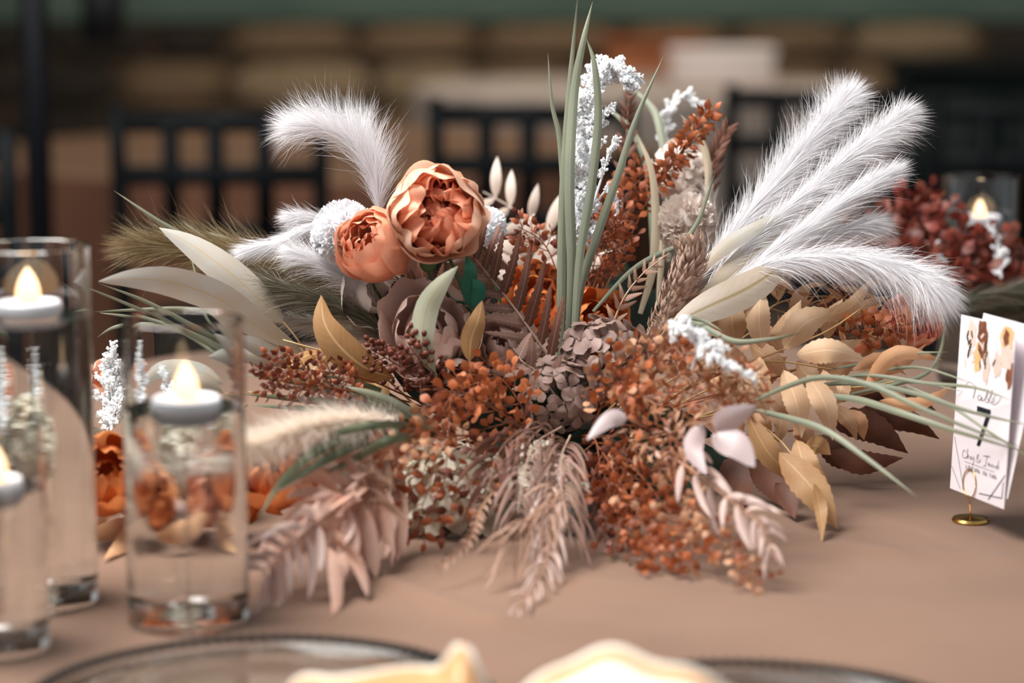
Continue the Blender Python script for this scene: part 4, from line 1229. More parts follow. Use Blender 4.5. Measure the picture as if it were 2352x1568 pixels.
leafstem('maple_leaf_branch', 'ochre serrated leaves drooping to the table at the lower right', [
    ML((1720, 960), (1850, 1090), 74, 2.34, -0.12, 0.2), ML((1790, 1040), (1905, 1190), 96, 2.30, 0.05, -0.1, 0.04), ML((1830, 1010), (1895, 1100), 80, 2.32, -0.15, 0.2, 0.02),
    ML((1870, 1110), (1885, 1225), 40, 2.26, 0.05, 0.5), ML((1740, 1000), (1790, 1090), 60, 2.40, 0.05, 0.2), ML((1850, 1020), (1900, 1040), 60, 2.34, 0.1, 0.3)
], 'maple_ochre', stem=[[(1520, 980, 2.46), (1680, 950, 2.40), (1780, 1000, 2.36), (1860, 1100, 2.3)]], cat='foliage', serr=9, prof=prof_maple, cup=0.2, samp=0.07, stem_m='maple_ochre', wav=0.05)
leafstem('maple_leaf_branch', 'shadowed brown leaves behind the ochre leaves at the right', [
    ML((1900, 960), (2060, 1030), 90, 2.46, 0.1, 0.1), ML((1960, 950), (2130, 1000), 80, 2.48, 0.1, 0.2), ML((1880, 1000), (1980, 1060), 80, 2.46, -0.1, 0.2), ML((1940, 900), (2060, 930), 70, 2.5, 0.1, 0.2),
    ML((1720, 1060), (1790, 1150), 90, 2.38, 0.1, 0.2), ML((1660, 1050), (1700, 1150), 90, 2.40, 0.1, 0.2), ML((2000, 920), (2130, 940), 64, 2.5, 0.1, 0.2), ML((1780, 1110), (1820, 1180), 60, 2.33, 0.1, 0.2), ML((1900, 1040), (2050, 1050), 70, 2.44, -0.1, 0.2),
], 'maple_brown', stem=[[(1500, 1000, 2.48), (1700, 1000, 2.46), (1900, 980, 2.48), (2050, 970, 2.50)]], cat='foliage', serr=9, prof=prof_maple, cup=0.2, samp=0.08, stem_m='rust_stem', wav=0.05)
leafstem('maple_leaf_branch', 'peach serrated leaves filling in behind the cream leaves', [
    ML((1640, 830), (1700, 760), 64, 2.46, 0.1, 0.2), ML((1700, 900), (1640, 850), 60, 2.46, 0.1, 0.2), ML((1740, 900), (1800, 830), 64, 2.47, 0.1, 0.2), ML((1820, 930), (1870, 850), 64, 2.46, 0.1, 0.2), ML((1900, 900), (1960, 840), 60, 2.46, 0.1, 0.2),
    ML((1780, 780), (1850, 760), 60, 2.48, 0.1, 0.2), ML((1860, 820), (1920, 850), 60, 2.48, 0.1, 0.2), ML((1720, 950), (1760, 1000), 60, 2.46, 0.1, 0.2), ML((1830, 960), (1840, 1030), 56, 2.46, 0.1, 0.2), ML((1660, 720), (1610, 760), 60, 2.46, 0.1, 0.2),
    ML((1900, 920), (2000, 900), 54, 2.46, 0.1, 0.2), ML((1980, 820), (2040, 760), 50, 2.48, 0.1, 0.2), ML((1760, 720), (1700, 690), 50, 2.5, 0.1, 0.2), ML((1660, 930), (1690, 1010), 60, 2.44, 0.1, 0.2),
], 'maple_peach', stem=[[(1500, 960, 2.48), (1660, 880, 2.47), (1800, 850, 2.47), (1960, 850, 2.48)]], cat='foliage', serr=9, prof=prof_maple, cup=0.22, samp=0.07, stem_m='maple_ochre', wav=0.05)
leafstem('lilac_leaf_sprig', 'smooth pale lilac leaves on a bare twig in the right foreground', [
    ([(1640, 985, 2.125), (1680, 960, 2.115), (1738, 932, 2.11)], 60, 0.2), ([(1635, 1000, 2.125), (1690, 1020, 2.11), (1733, 1072, 2.10)], 68, -0.2),
    ([(1612, 975, 2.125), (1592, 1030, 2.115), (1622, 1090, 2.10)], 46, 0.1), ([(1440, 960, 2.125), (1400, 962, 2.12), (1348, 1010, 2.11)], 42, 0.3)],
    'lilac_leaf', stem=[[(1380, 1020, 2.40), (1520, 1000, 2.24), (1600, 970, 2.125), (1650, 1000, 2.125)], [(1520, 1000, 2.24), (1440, 960, 2.125)]], cat='foliage', stem_m='blush_stem', prof=prof_ovate)

# ------------------------------------------------------------------ blooms
toc = lambda p: (CAMV - Vector(p)).normalized()
pc = P(1000, 490, 2.33)
bloom('peony', 'large ruffled coral peony standing highest', pc, toc(pc) + Vector((0.16, 0, 0.06)), 0.0450, [
    (8, 0.28, 20, 0.75, 0.30, 0.2, 0.6, 'peony'), (10, 0.48, 26, 0.6, 0.26, 0.15, 0.5, 'peony'), (10, 0.64, 32, 0.6, 0.22, 0.12, 0.42, 'peony'),
    (10, 0.79, 40, 0.62, 0.15, 0.10, 0.3, 'peony'), (8, 0.91, 52, 0.75, 0.10, 0.10, 0.18, 'peony_outer'), (7, 1.0, 66, 0.82, 0.08, 0.08, 0.12, 'peony_outer')],
    seed=11, stem=[(1040, 610, 2.36), (1068, 680, 2.36), (1110, 790, 2.40), (1200, 940, 2.45)])
pc = P(862, 565, 2.36)
bloom('peony', 'smaller half-open coral peony beside the white carnation', pc, toc(pc) + Vector((-0.75, 0.1, 0.55)), 0.036, [
    (8, 0.35, 20, 0.8, 0.14, 0.1, 0.3, 'peony_soft'), (8, 0.55, 26, 0.7, 0.12, 0.1, 0.25, 'peony_soft'), (8, 0.75, 34, 0.7, 0.08, 0.08, 0.18, 'peony_soft'),
    (7, 0.9, 42, 0.8, 0.06, 0.08, 0.1, 'peony_soft'), (6, 1.0, 52, 0.85, 0.04, 0.06, 0.08, 'peony_soft')],
    seed=5, stem=[(925, 635, 2.38), (970, 690, 2.40), (1060, 800, 2.43), (1180, 940, 2.46)])
pc = P(985, 603, 2.36)
t = bloom('peony_bud', 'small green bud hanging under the large coral peony', pc, (0.1, -0.2, 0.9), 0.0085, [(5, 0.8, 12, 0.9, 0.02, 0, 0.1, 'stem_green'), (5, 1.0, 20, 0.9, 0.02, 0, 0.05, 'stem_green')], seed=3, sepals=False,
          stem=[(992, 640, 2.37), (1020, 665, 2.37), (1040, 690, 2.38), (1085, 715, 2.38), (1180, 900, 2.44)])
leafstem('peony_leaf', 'folded deep teal green leaf below the large coral peony', [
    ([(1088, 712, 2.35), (1080, 660, 2.34), (1082, 615, 2.33), (1072, 585, 2.34)], 40, 0.5), ([(1085, 705, 2.345), (1100, 665, 2.335), (1085, 640, 2.335)], 34, -0.2)], 'leaf_teal',
    stem=[[(1180, 930, 2.45), (1110, 780, 2.39), (1088, 712, 2.35)]], stem_m='stem_green', prof=prof_ovate)
pc = P(790, 535, 2.40)
pompom('carnation', 'white carnation beside the coral peonies', pc, toc(pc) + Vector((-0.5, 0, 0.3)), 0.0335, 150, 'white_petal', 3, stem=[(860, 660, 2.42), (940, 760, 2.44), (1150, 950, 2.46)], psize=0.42)
pc = P(1118, 520, 2.42)
pompom('carnation', 'white carnation half hidden behind the large coral peony', pc, toc(pc) + Vector((0.7, 0, 0.3)), 0.021, 80, 'white_petal', 4, stem=[(1130, 620, 2.46), (1200, 900, 2.48)], psize=0.45)
pc = P(1577, 512, 2.52)
pompom('carnation', 'soft ivory carnation in front of the rust spray', pc, toc(pc) + Vector((0.1, 0, 0.4)), 0.033, 130, 'ivory_petal', 6, stem=[(1560, 640, 2.52), (1420, 900, 2.50)], psize=0.42)
pc = P(1568, 400, 2.62)
hydrangea('hydrangea', 'blurred ivory hydrangea behind the ivory carnation', pc, toc(pc) + Vector((0, 0, 0.6)), 0.032, 34, 'ivory_petal', 0.0135, 8, sq=1.1)
pc = P(990, 765, 2.36)
bloom('rose', 'dusty mauve rose behind the pale green leaf', pc, toc(pc) + Vector((0.1, 0, 0.75)), 0.044, [
    (5, 0.3, 18, 0.9, 0.06, 0.1, 0.15, 'mauve_petal'), (6, 0.55, 30, 0.8, 0.06, 0.12, 0.15, 'mauve_petal'), (7, 0.78, 50, 0.75, 0.06, 0.2, 0.12, 'mauve_petal'), (7, 1.0, 72, 0.7, 0.05, 0.3, 0.1, 'mauve_petal')], seed=8)
pc = P(1158, 795, 2.37)
bloom('rose', 'smaller mauve rose beside the brown fern', pc, toc(pc) + Vector((-0.25, 0, 0.5)), 0.030, [
    (4, 0.35, 14, 1.0, 0.05, 0.06, 0.12, 'mauve_petal'), (5, 0.6, 24, 0.9, 0.06, 0.08, 0.12, 'mauve_petal'), (6, 0.82, 44, 0.8, 0.06, 0.15, 0.1, 'mauve_petal'), (6, 1.0, 70, 0.7, 0.06, 0.3, 0.1, 'mauve_petal')], seed=9)
pc = P(1050, 860, 2.34)
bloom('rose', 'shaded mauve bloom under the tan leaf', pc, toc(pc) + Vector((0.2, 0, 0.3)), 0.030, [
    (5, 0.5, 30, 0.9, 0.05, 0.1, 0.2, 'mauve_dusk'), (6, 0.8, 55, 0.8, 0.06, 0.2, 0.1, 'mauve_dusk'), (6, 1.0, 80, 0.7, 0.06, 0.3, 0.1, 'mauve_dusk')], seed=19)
pc = P(860, 680, 2.42)
bloom('rose', 'pale pink petals opening under the smaller coral peony', pc, toc(pc) + Vector((0.2, 0, 0.2)), 0.03, [
    (5, 0.6, 40, 0.9, 0.05, 0.1, 0.2, 'ivory_petal'), (6, 1.0, 70, 0.75, 0.06, 0.2, 0.1, 'ivory_petal')], seed=29)
pc = P(1390, 830, 2.36)
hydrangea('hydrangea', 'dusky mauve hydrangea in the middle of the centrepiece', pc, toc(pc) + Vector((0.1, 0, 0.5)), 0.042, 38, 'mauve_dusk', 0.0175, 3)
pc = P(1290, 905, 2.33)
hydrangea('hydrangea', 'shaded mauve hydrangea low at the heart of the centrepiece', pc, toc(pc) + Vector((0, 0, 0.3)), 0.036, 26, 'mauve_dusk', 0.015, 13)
pc = P(1035, 1165, 2.27)
hydrangea('hydrangea', 'cream white hydrangea low behind the hanging rust sprays', pc, toc(pc) + Vector((-0.1, 0, -0.1)), 0.052, 60, 'cream_petal', 0.024, 5)
pc = P(1225, 1145, 2.28)
hydrangea('hydrangea', 'cream white hydrangea resting on the cloth at the front', pc, toc(pc) + Vector((0.1, 0, -0.1)), 0.046, 48, 'cream_petal', 0.019, 6)
pc = P(1235, 690, 2.50)
bloom('rose', 'burnt orange rose deep behind the brown fern', pc, toc(pc) + Vector((0, 0, 0.3)), 0.034, [
    (6, 0.4, 22, 0.8, 0.1, 0.1, 0.2, 'rose_orange'), (7, 0.7, 40, 0.7, 0.08, 0.12, 0.15, 'rose_orange'), (7, 1.0, 62, 0.7, 0.06, 0.2, 0.1, 'rose_orange')], seed=14)
pc = P(1370, 745, 2.48)
bloom('rose', 'burnt orange rose behind the mauve hydrangea', pc, toc(pc) + Vector((0.1, 0, 0.3)), 0.032, [
    (6, 0.4, 22, 0.8, 0.1, 0.1, 0.2, 'rose_orange'), (7, 0.7, 40, 0.7, 0.08, 0.12, 0.15, 'rose_orange'), (7, 1.0, 62, 0.7, 0.06, 0.2, 0.1, 'rose_orange')], seed=15)
pc = P(632, 1085, 2.20)
bloom('rose', 'burnt orange rose low behind the front vase', pc, toc(pc) + Vector((-0.1, 0, 0.5)), 0.036, [
    (6, 0.4, 18, 0.8, 0.08, 0.1, 0.15, 'rose_orange'), (7, 0.7, 30, 0.7, 0.08, 0.1, 0.12, 'rose_orange'), (7, 1.0, 48, 0.75, 0.06, 0.12, 0.1, 'rose_orange')], seed=16)
pc = P(238, 1090, 2.20)
bloom('rose', 'burnt orange rose glowing between the two taller vases', pc, toc(pc) + Vector((0.1, 0, 0.4)), 0.036, [
    (6, 0.4, 18, 0.8, 0.08, 0.1, 0.15, 'rose_orange'), (7, 0.7, 30, 0.7, 0.08, 0.1, 0.12, 'rose_orange'), (7, 1.0, 50, 0.75, 0.06, 0.12, 0.1, 'rose_orange')], seed=17)
pc = P(252, 868, 2.46)
bloom('rose', 'small pale peach rose above the white spike between the vases', pc, toc(pc) + Vector((0.1, 0, 0.5)), 0.020, [
    (5, 0.5, 22, 0.9, 0.08, 0.1, 0.15, 'peony_outer'), (6, 1.0, 52, 0.8, 0.06, 0.12, 0.1, 'peony_outer')], seed=27)
pc = P(2090, 738, 2.52)
bloom('peony', 'blurred orange peony under the drooping white plume', pc, toc(pc) + Vector((0.5, 0, 0.2)), 0.030, [
    (8, 0.4, 24, 0.7, 0.16, 0.1, 0.3, 'peony'), (9, 0.7, 40, 0.6, 0.12, 0.1, 0.2, 'peony'), (8, 1.0, 60, 0.65, 0.08, 0.1, 0.1, 'peony')], seed=18)
pc = P(1210, 470, 2.62)

# ------------------------------------------------------------------ white spikes
astilbe('tall white astilbe spike drooping at its tip behind the grass', [(1338, 600, 2.46), (1336, 480, 2.46), (1342, 360, 2.46), (1352, 250, 2.46), (1372, 180, 2.46), (1408, 160, 2.46), (1444, 178, 2.45), (1456, 188, 2.45)], 210, 0.029, seed=2, tip=0.36)
astilbe('short white side spray of astilbe with ragged florets', [(1345, 520, 2.44), (1375, 430, 2.44), (1400, 350, 2.44), (1420, 315, 2.44)], 24, 0.012, seed=21, t0=0.4)
astilbe('white astilbe twig hanging beside the slanting grass blade', [(1350, 500, 2.45), (1390, 440, 2.44), (1415, 455, 2.44), (1420, 490, 2.44)], 20, 0.011, seed=22, t0=0.35)
astilbe('white astilbe twig curling just under the drooping tip', [(1345, 400, 2.45), (1365, 310, 2.45), (1385, 262, 2.45), (1412, 245, 2.45)], 24, 0.0125, seed=26, t0=0.35)
astilbe('blurred white astilbe spike far behind the orange sprig', [(1550, 560, 2.68), (1545, 420, 2.7), (1530, 330, 2.7), (1535, 260, 2.7), (1572, 222, 2.7), (1615, 240, 2.7)], 50, 0.02, seed=23)
astilbe('white astilbe tips laid over the rust spray at the right', [(1540, 745, 2.19), (1600, 775, 2.16), (1660, 825, 2.145), (1735, 872, 2.14)], 46, 0.0175, seed=24, t0=0.0)
astilbe('white astilbe sprig sticking up in front of the sage blade', [(1590, 850, 2.18), (1600, 790, 2.17), (1580, 740, 2.17)], 16, 0.011, seed=31, t0=0.2)
astilbe('slim white astilbe spike standing between the two taller vases', [(256, 990, 2.36), (258, 900, 2.38), (256, 840, 2.38), (258, 785, 2.38)], 60, 0.026, seed=25, tip=0.22)
astilbe('white astilbe spike behind the tallest vase', [(60, 1080, 2.34), (70, 980, 2.36), (60, 880, 2.36), (66, 790, 2.36)], 50, 0.028, seed=28, tip=0.3)
astilbe('white astilbe spike behind the front vase', [(420, 1080, 2.34), (400, 980, 2.36), (380, 900, 2.38), (350, 850, 2.38)], 46, 0.026, seed=30, tip=0.3)

# ------------------------------------------------------------------ pampas
plume('feathery white plume curling over at the upper left', [(872, 500, 2.42), (862, 420, 2.42), (826, 345, 2.42), (765, 300, 2.42), (690, 292, 2.42)], 4000, 0.0627, 22, 'plume_white', 1, droop=0.03, curl=0.7)
plume('second white tuft standing behind the curling plume', [(876, 490, 2.45), (872, 420, 2.45), (850, 340, 2.45), (830, 300, 2.45)], 1125, 0.0538, 29, 'plume_white', 14, droop=0.0, curl=0.6)
plume('short white plume pointing left behind the carnation', [(790, 505, 2.46), (730, 500, 2.46), (680, 497, 2.46)], 1125, 0.0358, 23, 'plume_white', 2)
plume('flat white plume sweeping left under the carnation', [(790, 500, 2.44), (720, 522, 2.44), (650, 552, 2.44), (580, 572, 2.44)], 2500, 0.0426, 13, 'plume_white', 3, droop=0.05)
plume('loose pale plume drooping under the smaller coral peony', [(880, 720, 2.42), (820, 660, 2.42), (750, 610, 2.42), (690, 585, 2.42)], 2200, 0.05, 24, 'plume_white', 4)
plume('long dark olive plume stretching to the left', [(930, 800, 2.46), (820, 690, 2.47), (700, 632, 2.48), (580, 596, 2.49), (460, 574, 2.50), (340, 566, 2.50)], 9000, 0.080, 20, 'plume_olive', 5, droop=0.05, curl=0.3, width=0.0005)
plume('dark green plume under the long olive plume', [(930, 810, 2.41), (840, 735, 2.41), (740, 690, 2.41), (640, 660, 2.42), (560, 640, 2.44)], 5600, 0.06, 20, 'plume_dark', 6, droop=0.2, width=0.00045)
plume('grey green plume lying over the cream willow leaves', [(930, 815, 2.44), (850, 775, 2.44), (760, 750, 2.44), (680, 735, 2.44)], 1600, 0.045, 16, 'plume_grey', 7, droop=0.2)
plume('tallest white pampas plume leaning right', [(1600, 650, 2.44), (1690, 530, 2.45), (1790, 410, 2.46), (1880, 300, 2.46), (1935, 235, 2.46)], 8125, 0.0616, 22, 'plume_white', 8, droop=0.1, curl=0.35, tip=1.7)
plume('second white pampas plume beside the tallest one', [(1620, 660, 2.42), (1740, 540, 2.43), (1870, 430, 2.44), (1980, 340, 2.44), (2060, 275, 2.44)], 8750, 0.0616, 20, 'plume_white', 9, droop=0.2, curl=0.3, tip=1.7)
plume('third white pampas plume with a clipped tip', [(1680, 645, 2.41), (1800, 560, 2.40), (1920, 475, 2.40), (2020, 412, 2.40)], 4500, 0.0616, 13, 'plume_white', 10, droop=0.05, curl=0.2)
plume('low white pampas plume under the third one', [(1680, 650, 2.44), (1800, 580, 2.45), (1920, 535, 2.46), (1990, 515, 2.46)], 4500, 0.0560, 20, 'plume_white', 11, droop=0.25)
plume('drooping white pampas plume above the number card', [(1650, 660, 2.38), (1760, 610, 2.37), (1880, 590, 2.36), (1990, 596, 2.35), (2080, 620, 2.34), (2140, 650, 2.33)], 8750, 0.0616, 20, 'plume_white', 12, droop=0.35, curl=0.3, tip=1.7)
plume('loose pale strands behind the tallest pampas plume', [(1650, 560, 2.55), (1640, 500, 2.56), (1630, 450, 2.57)], 240, 0.04, 16, 'plume_grey', 13)

# ------------------------------------------------------------------ tan amaranth, bract by bract
r = random.Random(77)
bract = unit_leaf('bract', 'amaranth', 0.24, prof_lance, 6, 0.5, 0.25, cross=2)
S = spline(PP([(1470, 850, 2.40), (1520, 760, 2.38), (1560, 670, 2.37), (1588, 600, 2.37), (1582, 555, 2.37)]), 60); T = tangents(S)
t = Thing('amaranth_spike', 'thick tan amaranth spike leaning in front of the ivory carnation', 'flower', S[0], STEMS)
t.part('stem', tube(S, 0.006, 0.002, n=60, k=7), 'amaranth')
for i in range(290):
    tt = (i + 0.5) / 290
    idx = min(58, int(tt * 58)); q = i * 2.39996
    a = T[idx].cross(Vector((0.2, 0.9, 0.3))).normalized(); b = T[idx].cross(a)
    ra = a * math.cos(q) + b * math.sin(q)
    rad = 0.020 * (0.75 + 0.25 * math.sin(math.pi * tt)) * (1 - 0.4 * tt ** 4)
    d = (T[idx] * 0.9 + ra * 0.75 + rvec(r) * 0.2).normalized()
    t.inst('bract', bract, frame(S[idx] + ra * rad * 0.35, d, ra, 0.0175 * r.uniform(0.8, 1.2)))

t.part('fuzz', hairs(S, 3600, 0.018, 52, 0.0007, 9, 0.1, curl=0.4), 'amaranth', False, kind='stuff')

# ------------------------------------------------------------------ ferns
frond('fern_frond', 'dark brown fern with pointed saw-edged leaflets', [(1292, 870, 2.36), (1240, 790, 2.35), (1180, 705, 2.35), (1120, 630, 2.36), (1080, 580, 2.38)], 8, 0.070, 0.19, 'fern_brown', 'fern_mauve', seed=4, ang=50, up=0.1, taper=0.3, t0=0.12, side=1, stem_r=0.0017)
frond('fern_frond', 'pale mauve underside leaflets along the brown fern stem', [(1290, 872, 2.362), (1240, 792, 2.354), (1180, 707, 2.354), (1120, 632, 2.364), (1080, 582, 2.384)], 9, 0.055, 0.20, 'fern_mauve', 'fern_mauve', seed=5, ang=52, ang2=52, taper=0.3, t0=0.05, side=-1, stem_r=0.0012)
frond('fern_frond', 'brown fern leaflets between the small peony and the mauve rose', [(1100, 800, 2.43), (1040, 720, 2.43), (980, 660, 2.43), (900, 640, 2.43)], 8, 0.045, 0.30, 'fern_brown', 'fern_brown', seed=6, taper=0.4)
frond('fern_frond', 'small tan fern standing beside the amaranth', [(1400, 770, 2.40), (1430, 690, 2.39), (1475, 630, 2.39), (1538, 580, 2.39)], 8, 0.022, 0.30, 'fern_tan', 'fern_tan', seed=7, ang=42, taper=0.6)
frond('fern_frond', 'cream feathered fern blurred behind the grass', [(1330, 940, 2.52), (1330, 640, 2.64), (1260, 540, 2.68), (1180, 480, 2.70), (1110, 440, 2.72)], 7, 0.052, 0.30, 'fern_cream', 'fern_cream', seed=8, ang=62, taper=0.2, kind='pinna_smooth')
frond('fern_frond', 'cream fern leaves behind the burnt orange rose', [(1260, 760, 2.58), (1230, 660, 2.6), (1215, 590, 2.6), (1190, 550, 2.6)], 5, 0.05, 0.4, 'fern_cream', 'fern_cream', seed=18, ang=50, taper=0.3, kind='pinna_smooth')
frond('fern_frond', 'dark mauve dried frond behind the white spike', [(1420, 640, 2.58), (1430, 460, 2.6), (1440, 300, 2.62), (1446, 200, 2.62)], 13, 0.028, 0.34, 'fern_brown', 'fern_brown', seed=9, ang=35, taper=0.6)
frond('fern_frond', 'brown dried frond behind the pampas at the right', [(1600, 560, 2.6), (1625, 420, 2.6), (1650, 340, 2.6), (1675, 290, 2.6)], 9, 0.03, 0.3, 'fern_brown', 'fern_brown', seed=10, ang=26, taper=0.5)
frond('fern_frond', 'mauve saw-edged leaves at the heart of the arrangement', [(1290, 930, 2.32), (1240, 860, 2.32), (1200, 830, 2.32), (1180, 800, 2.33)], 3, 0.034, 0.4, 'fern_mauve', 'fern_mauve', seed=11, ang=60, taper=0.2)

# ------------------------------------------------------------------ rust and berry sprays
spray('rust_spray', 'bright rust spray of rounded leaflets at the front centre', [(1200, 985, 2.28), (1120, 930, 2.25), (1050, 900, 2.24), (1010, 950, 2.23)], 15, 0.032, 5, 0.0115, 'round', 'rust_bright', seed=31, extra='rust', flatness=0.8)
spray('rust_spray', 'rust spray of rounded leaflets under the mauve rose', [(1210, 960, 2.30), (1170, 890, 2.28), (1130, 860, 2.28), (1090, 880, 2.27)], 11, 0.028, 5, 0.0115, 'round', 'rust_bright', seed=32, extra='rust', flatness=0.8)
spray('rust_spray', 'hanging rust spray in front of the cream hydrangea', [(1090, 1000, 2.26), (1010, 1040, 2.20), (985, 1120, 2.18), (950, 1215, 2.17)], 9, 0.032, 4, 0.0120, 'ovate', 'rust', seed=33, extra='rust_dark', flatness=0.9, droop=0.5)
spray('rust_spray', 'short hanging rust spray beside the blush fronds', [(1060, 1000, 2.26), (960, 1020, 2.20), (900, 1080, 2.17), (890, 1180, 2.16)], 9, 0.030, 4, 0.0120, 'ovate', 'rust', seed=34, extra='rust_bright', flatness=0.9, droop=0.5)
spray('rust_spray', 'rust spray dropping between the two cream hydrangeas', [(1150, 1010, 2.26), (1100, 1060, 2.21), (1050, 1110, 2.19), (1035, 1185, 2.18)], 8, 0.030, 4, 0.0120, 'ovate', 'rust_dark', seed=35, extra='rust_bright', flatness=0.9, droop=0.5)
spray('rust_spray', 'pale rust tips over the green blades at the front', [(1080, 1000, 2.24), (1000, 990, 2.18), (940, 1000, 2.16), (880, 1050, 2.15)], 12, 0.026, 4, 0.0105, 'ovate', 'rust_pale', seed=36, extra='rust', flatness=0.8)
spray('berry_spray', 'dark rust berry spray behind the tan willow leaf', [(1020, 920, 2.38), (960, 870, 2.35), (900, 830, 2.33), (850, 800, 2.33)], 12, 0.024, 4, 0.0068, 'berry', 'rust_dark', seed=37, part='berry', stem_m='rust_dark', t0=0.4)
spray('berry_spray', 'dark rust berry spray under the pale green leaf', [(1060, 930, 2.33), (1010, 870, 2.30), (960, 820, 2.29), (935, 785, 2.29)], 10, 0.024, 4, 0.0068, 'berry', 'rust_dark', seed=38, part='berry', stem_m='rust_dark', t0=0.45)
spray('rust_spray', 'dark rust spray reaching left under the tan leaves', [(960, 930, 2.36), (820, 900, 2.31), (700, 880, 2.28), (600, 870, 2.26)], 22, 0.026, 5, 0.0085, 'ovate', 'rust_dark', seed=39, extra='rust', t0=0.45, flatness=0.8)
spray('rust_spray', 'dark rust twigs above the green blades at the left', [(960, 920, 2.38), (840, 870, 2.34), (720, 850, 2.31), (620, 830, 2.3)], 16, 0.024, 5, 0.0085, 'ovate', 'rust_dark', seed=40, extra='rust', t0=0.5, flatness=0.8)
spray('rust_spray', 'burnt orange spray climbing behind the white spike', [(1340, 700, 2.52), (1380, 560, 2.53), (1430, 460, 2.55), (1480, 400, 2.56)], 24, 0.036, 6, 0.0105, 'round', 'rust', seed=41, extra='rust_bright', t0=0.3, flatness=0.8)
spray('rust_spray', 'burnt orange spray behind the foot of the tall grass', [(1330, 760, 2.50), (1370, 640, 2.50), (1400, 560, 2.50), (1410, 500, 2.5)], 20, 0.030, 6, 0.0085, 'narrow', 'rust', seed=42, extra='rust_bright', t0=0.3)
spray('rust_spray', 'orange leafy tip pointing up before the ivory hydrangea', [(1440, 560, 2.55), (1510, 420, 2.53), (1570, 340, 2.53), (1630, 250, 2.53)], 22, 0.014, 4, 0.012, 'ovate', 'rust_bright', seed=43, extra='rust', t0=0.45, ang=35, flatness=0.8)
spray('rust_spray', 'small brown sprig of oval leaves behind the brown fern', [(1290, 700, 2.50), (1270, 600, 2.5), (1240, 550, 2.5), (1190, 520, 2.5)], 12, 0.026, 4, 0.0105, 'ovate', 'rust', seed=44, extra='rust_dark', t0=0.35, flatness=0.8)
spray('rust_spray', 'dark red sprig at the heart of the arrangement', [(1150, 930, 2.30), (1100, 890, 2.28), (1060, 860, 2.28)], 10, 0.018, 5, 0.008, 'narrow', 'rust_dark', seed=45, t0=0.4)
BR = [('rust spray tipped with white at the right foreground', [(1440, 900, 2.28), (1560, 860, 2.22), (1660, 850, 2.19), (1735, 880, 2.18)], 22, .034, 5, .0115, 'narrow', 'rust_pale', 'rust', 51),
      ('peach rust spray lying below the astilbe tips', [(1440, 920, 2.27), (1550, 900, 2.20), (1640, 920, 2.17), (1690, 950, 2.16)], 22, .034, 5, .0125, 'narrow', 'rust_pale', 'rust_bright', 52),
      ('rust spray arching over the dusky hydrangea', [(1400, 900, 2.30), (1450, 830, 2.26), (1520, 800, 2.24), (1600, 810, 2.22)], 18, .030, 5, .0110, 'oak', 'rust_pale', 'rust_bright', 53),
      ('golden rust spray curling right of the dark heart', [(1370, 960, 2.27), (1400, 890, 2.22), (1440, 880, 2.20), (1480, 930, 2.19)], 16, .030, 5, .0105, 'round', 'rust_bright', 'rust_pale', 54),
      ('broad rust spray falling toward the table at the front right', [(1400, 1020, 2.28), (1470, 1090, 2.20), (1540, 1180, 2.14), (1600, 1270, 2.09)], 26, .040, 5, .0105, 'oak', 'rust_bright', 'rust_pale', 55),
      ('deep rust spray hanging in the middle of the front right', [(1370, 1020, 2.28), (1420, 1100, 2.21), (1470, 1190, 2.15), (1510, 1290, 2.10)], 22, .034, 5, .0105, 'oak', 'rust', 'rust_bright', 56),
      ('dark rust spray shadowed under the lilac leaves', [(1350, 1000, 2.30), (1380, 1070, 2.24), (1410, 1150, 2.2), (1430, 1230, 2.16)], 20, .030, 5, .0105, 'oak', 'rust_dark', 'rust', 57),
      ('tan rust spray between the lilac leaves and the golden spray', [(1400, 980, 2.28), (1470, 980, 2.20), (1540, 1000, 2.17), (1570, 1060, 2.15)], 22, .034, 5, .0130, 'narrow', 'rust_pale', 'blush', 58),
      ('faded rust tips trailing to the lowest right of the spray', [(1500, 1080, 2.24), (1600, 1160, 2.14), (1690, 1260, 2.08), (1740, 1330, 2.04)], 18, .026, 5, .0085, 'oak', 'rust_pale', 'rust', 59)]
for lb, pth, ns, sl, ps, sz, kd, m1, m2, sd in BR:
    spray('rust_spray', lb, pth, ns, sl, ps, sz, kd, m1, seed=sd, extra=m2, t0=0.3, flatness=0.6, droop=0.2)
spray('rust_spray', 'orange oak-shaped sprig under the drooping white plume', [(1800, 860, 2.46), (1920, 790, 2.44), (2000, 760, 2.43), (2060, 730, 2.43)], 10, 0.022, 4, 0.0125, 'oak', 'rust_bright', seed=60, extra='rust', t0=0.55)
spray('rust_spray', 'dark red sprig behind the cream serrated leaves', [(1800, 860, 2.5), (1880, 760, 2.5), (1930, 700, 2.5), (1960, 660, 2.5)], 14, 0.022, 4, 0.0125, 'ovate', 'rust_dark', seed=61, extra='rust', t0=0.45)
spray('maple_sprig', 'peach narrow leaves under the tall pampas plumes', [(1700, 780, 2.48), (1780, 700, 2.48), (1880, 680, 2.48), (1960, 690, 2.48)], 12, 0.034, 3, 0.024, 'narrow', 'maple_peach', stem_m='maple_ochre', seed=62, extra='maple_cream', t0=0.4)

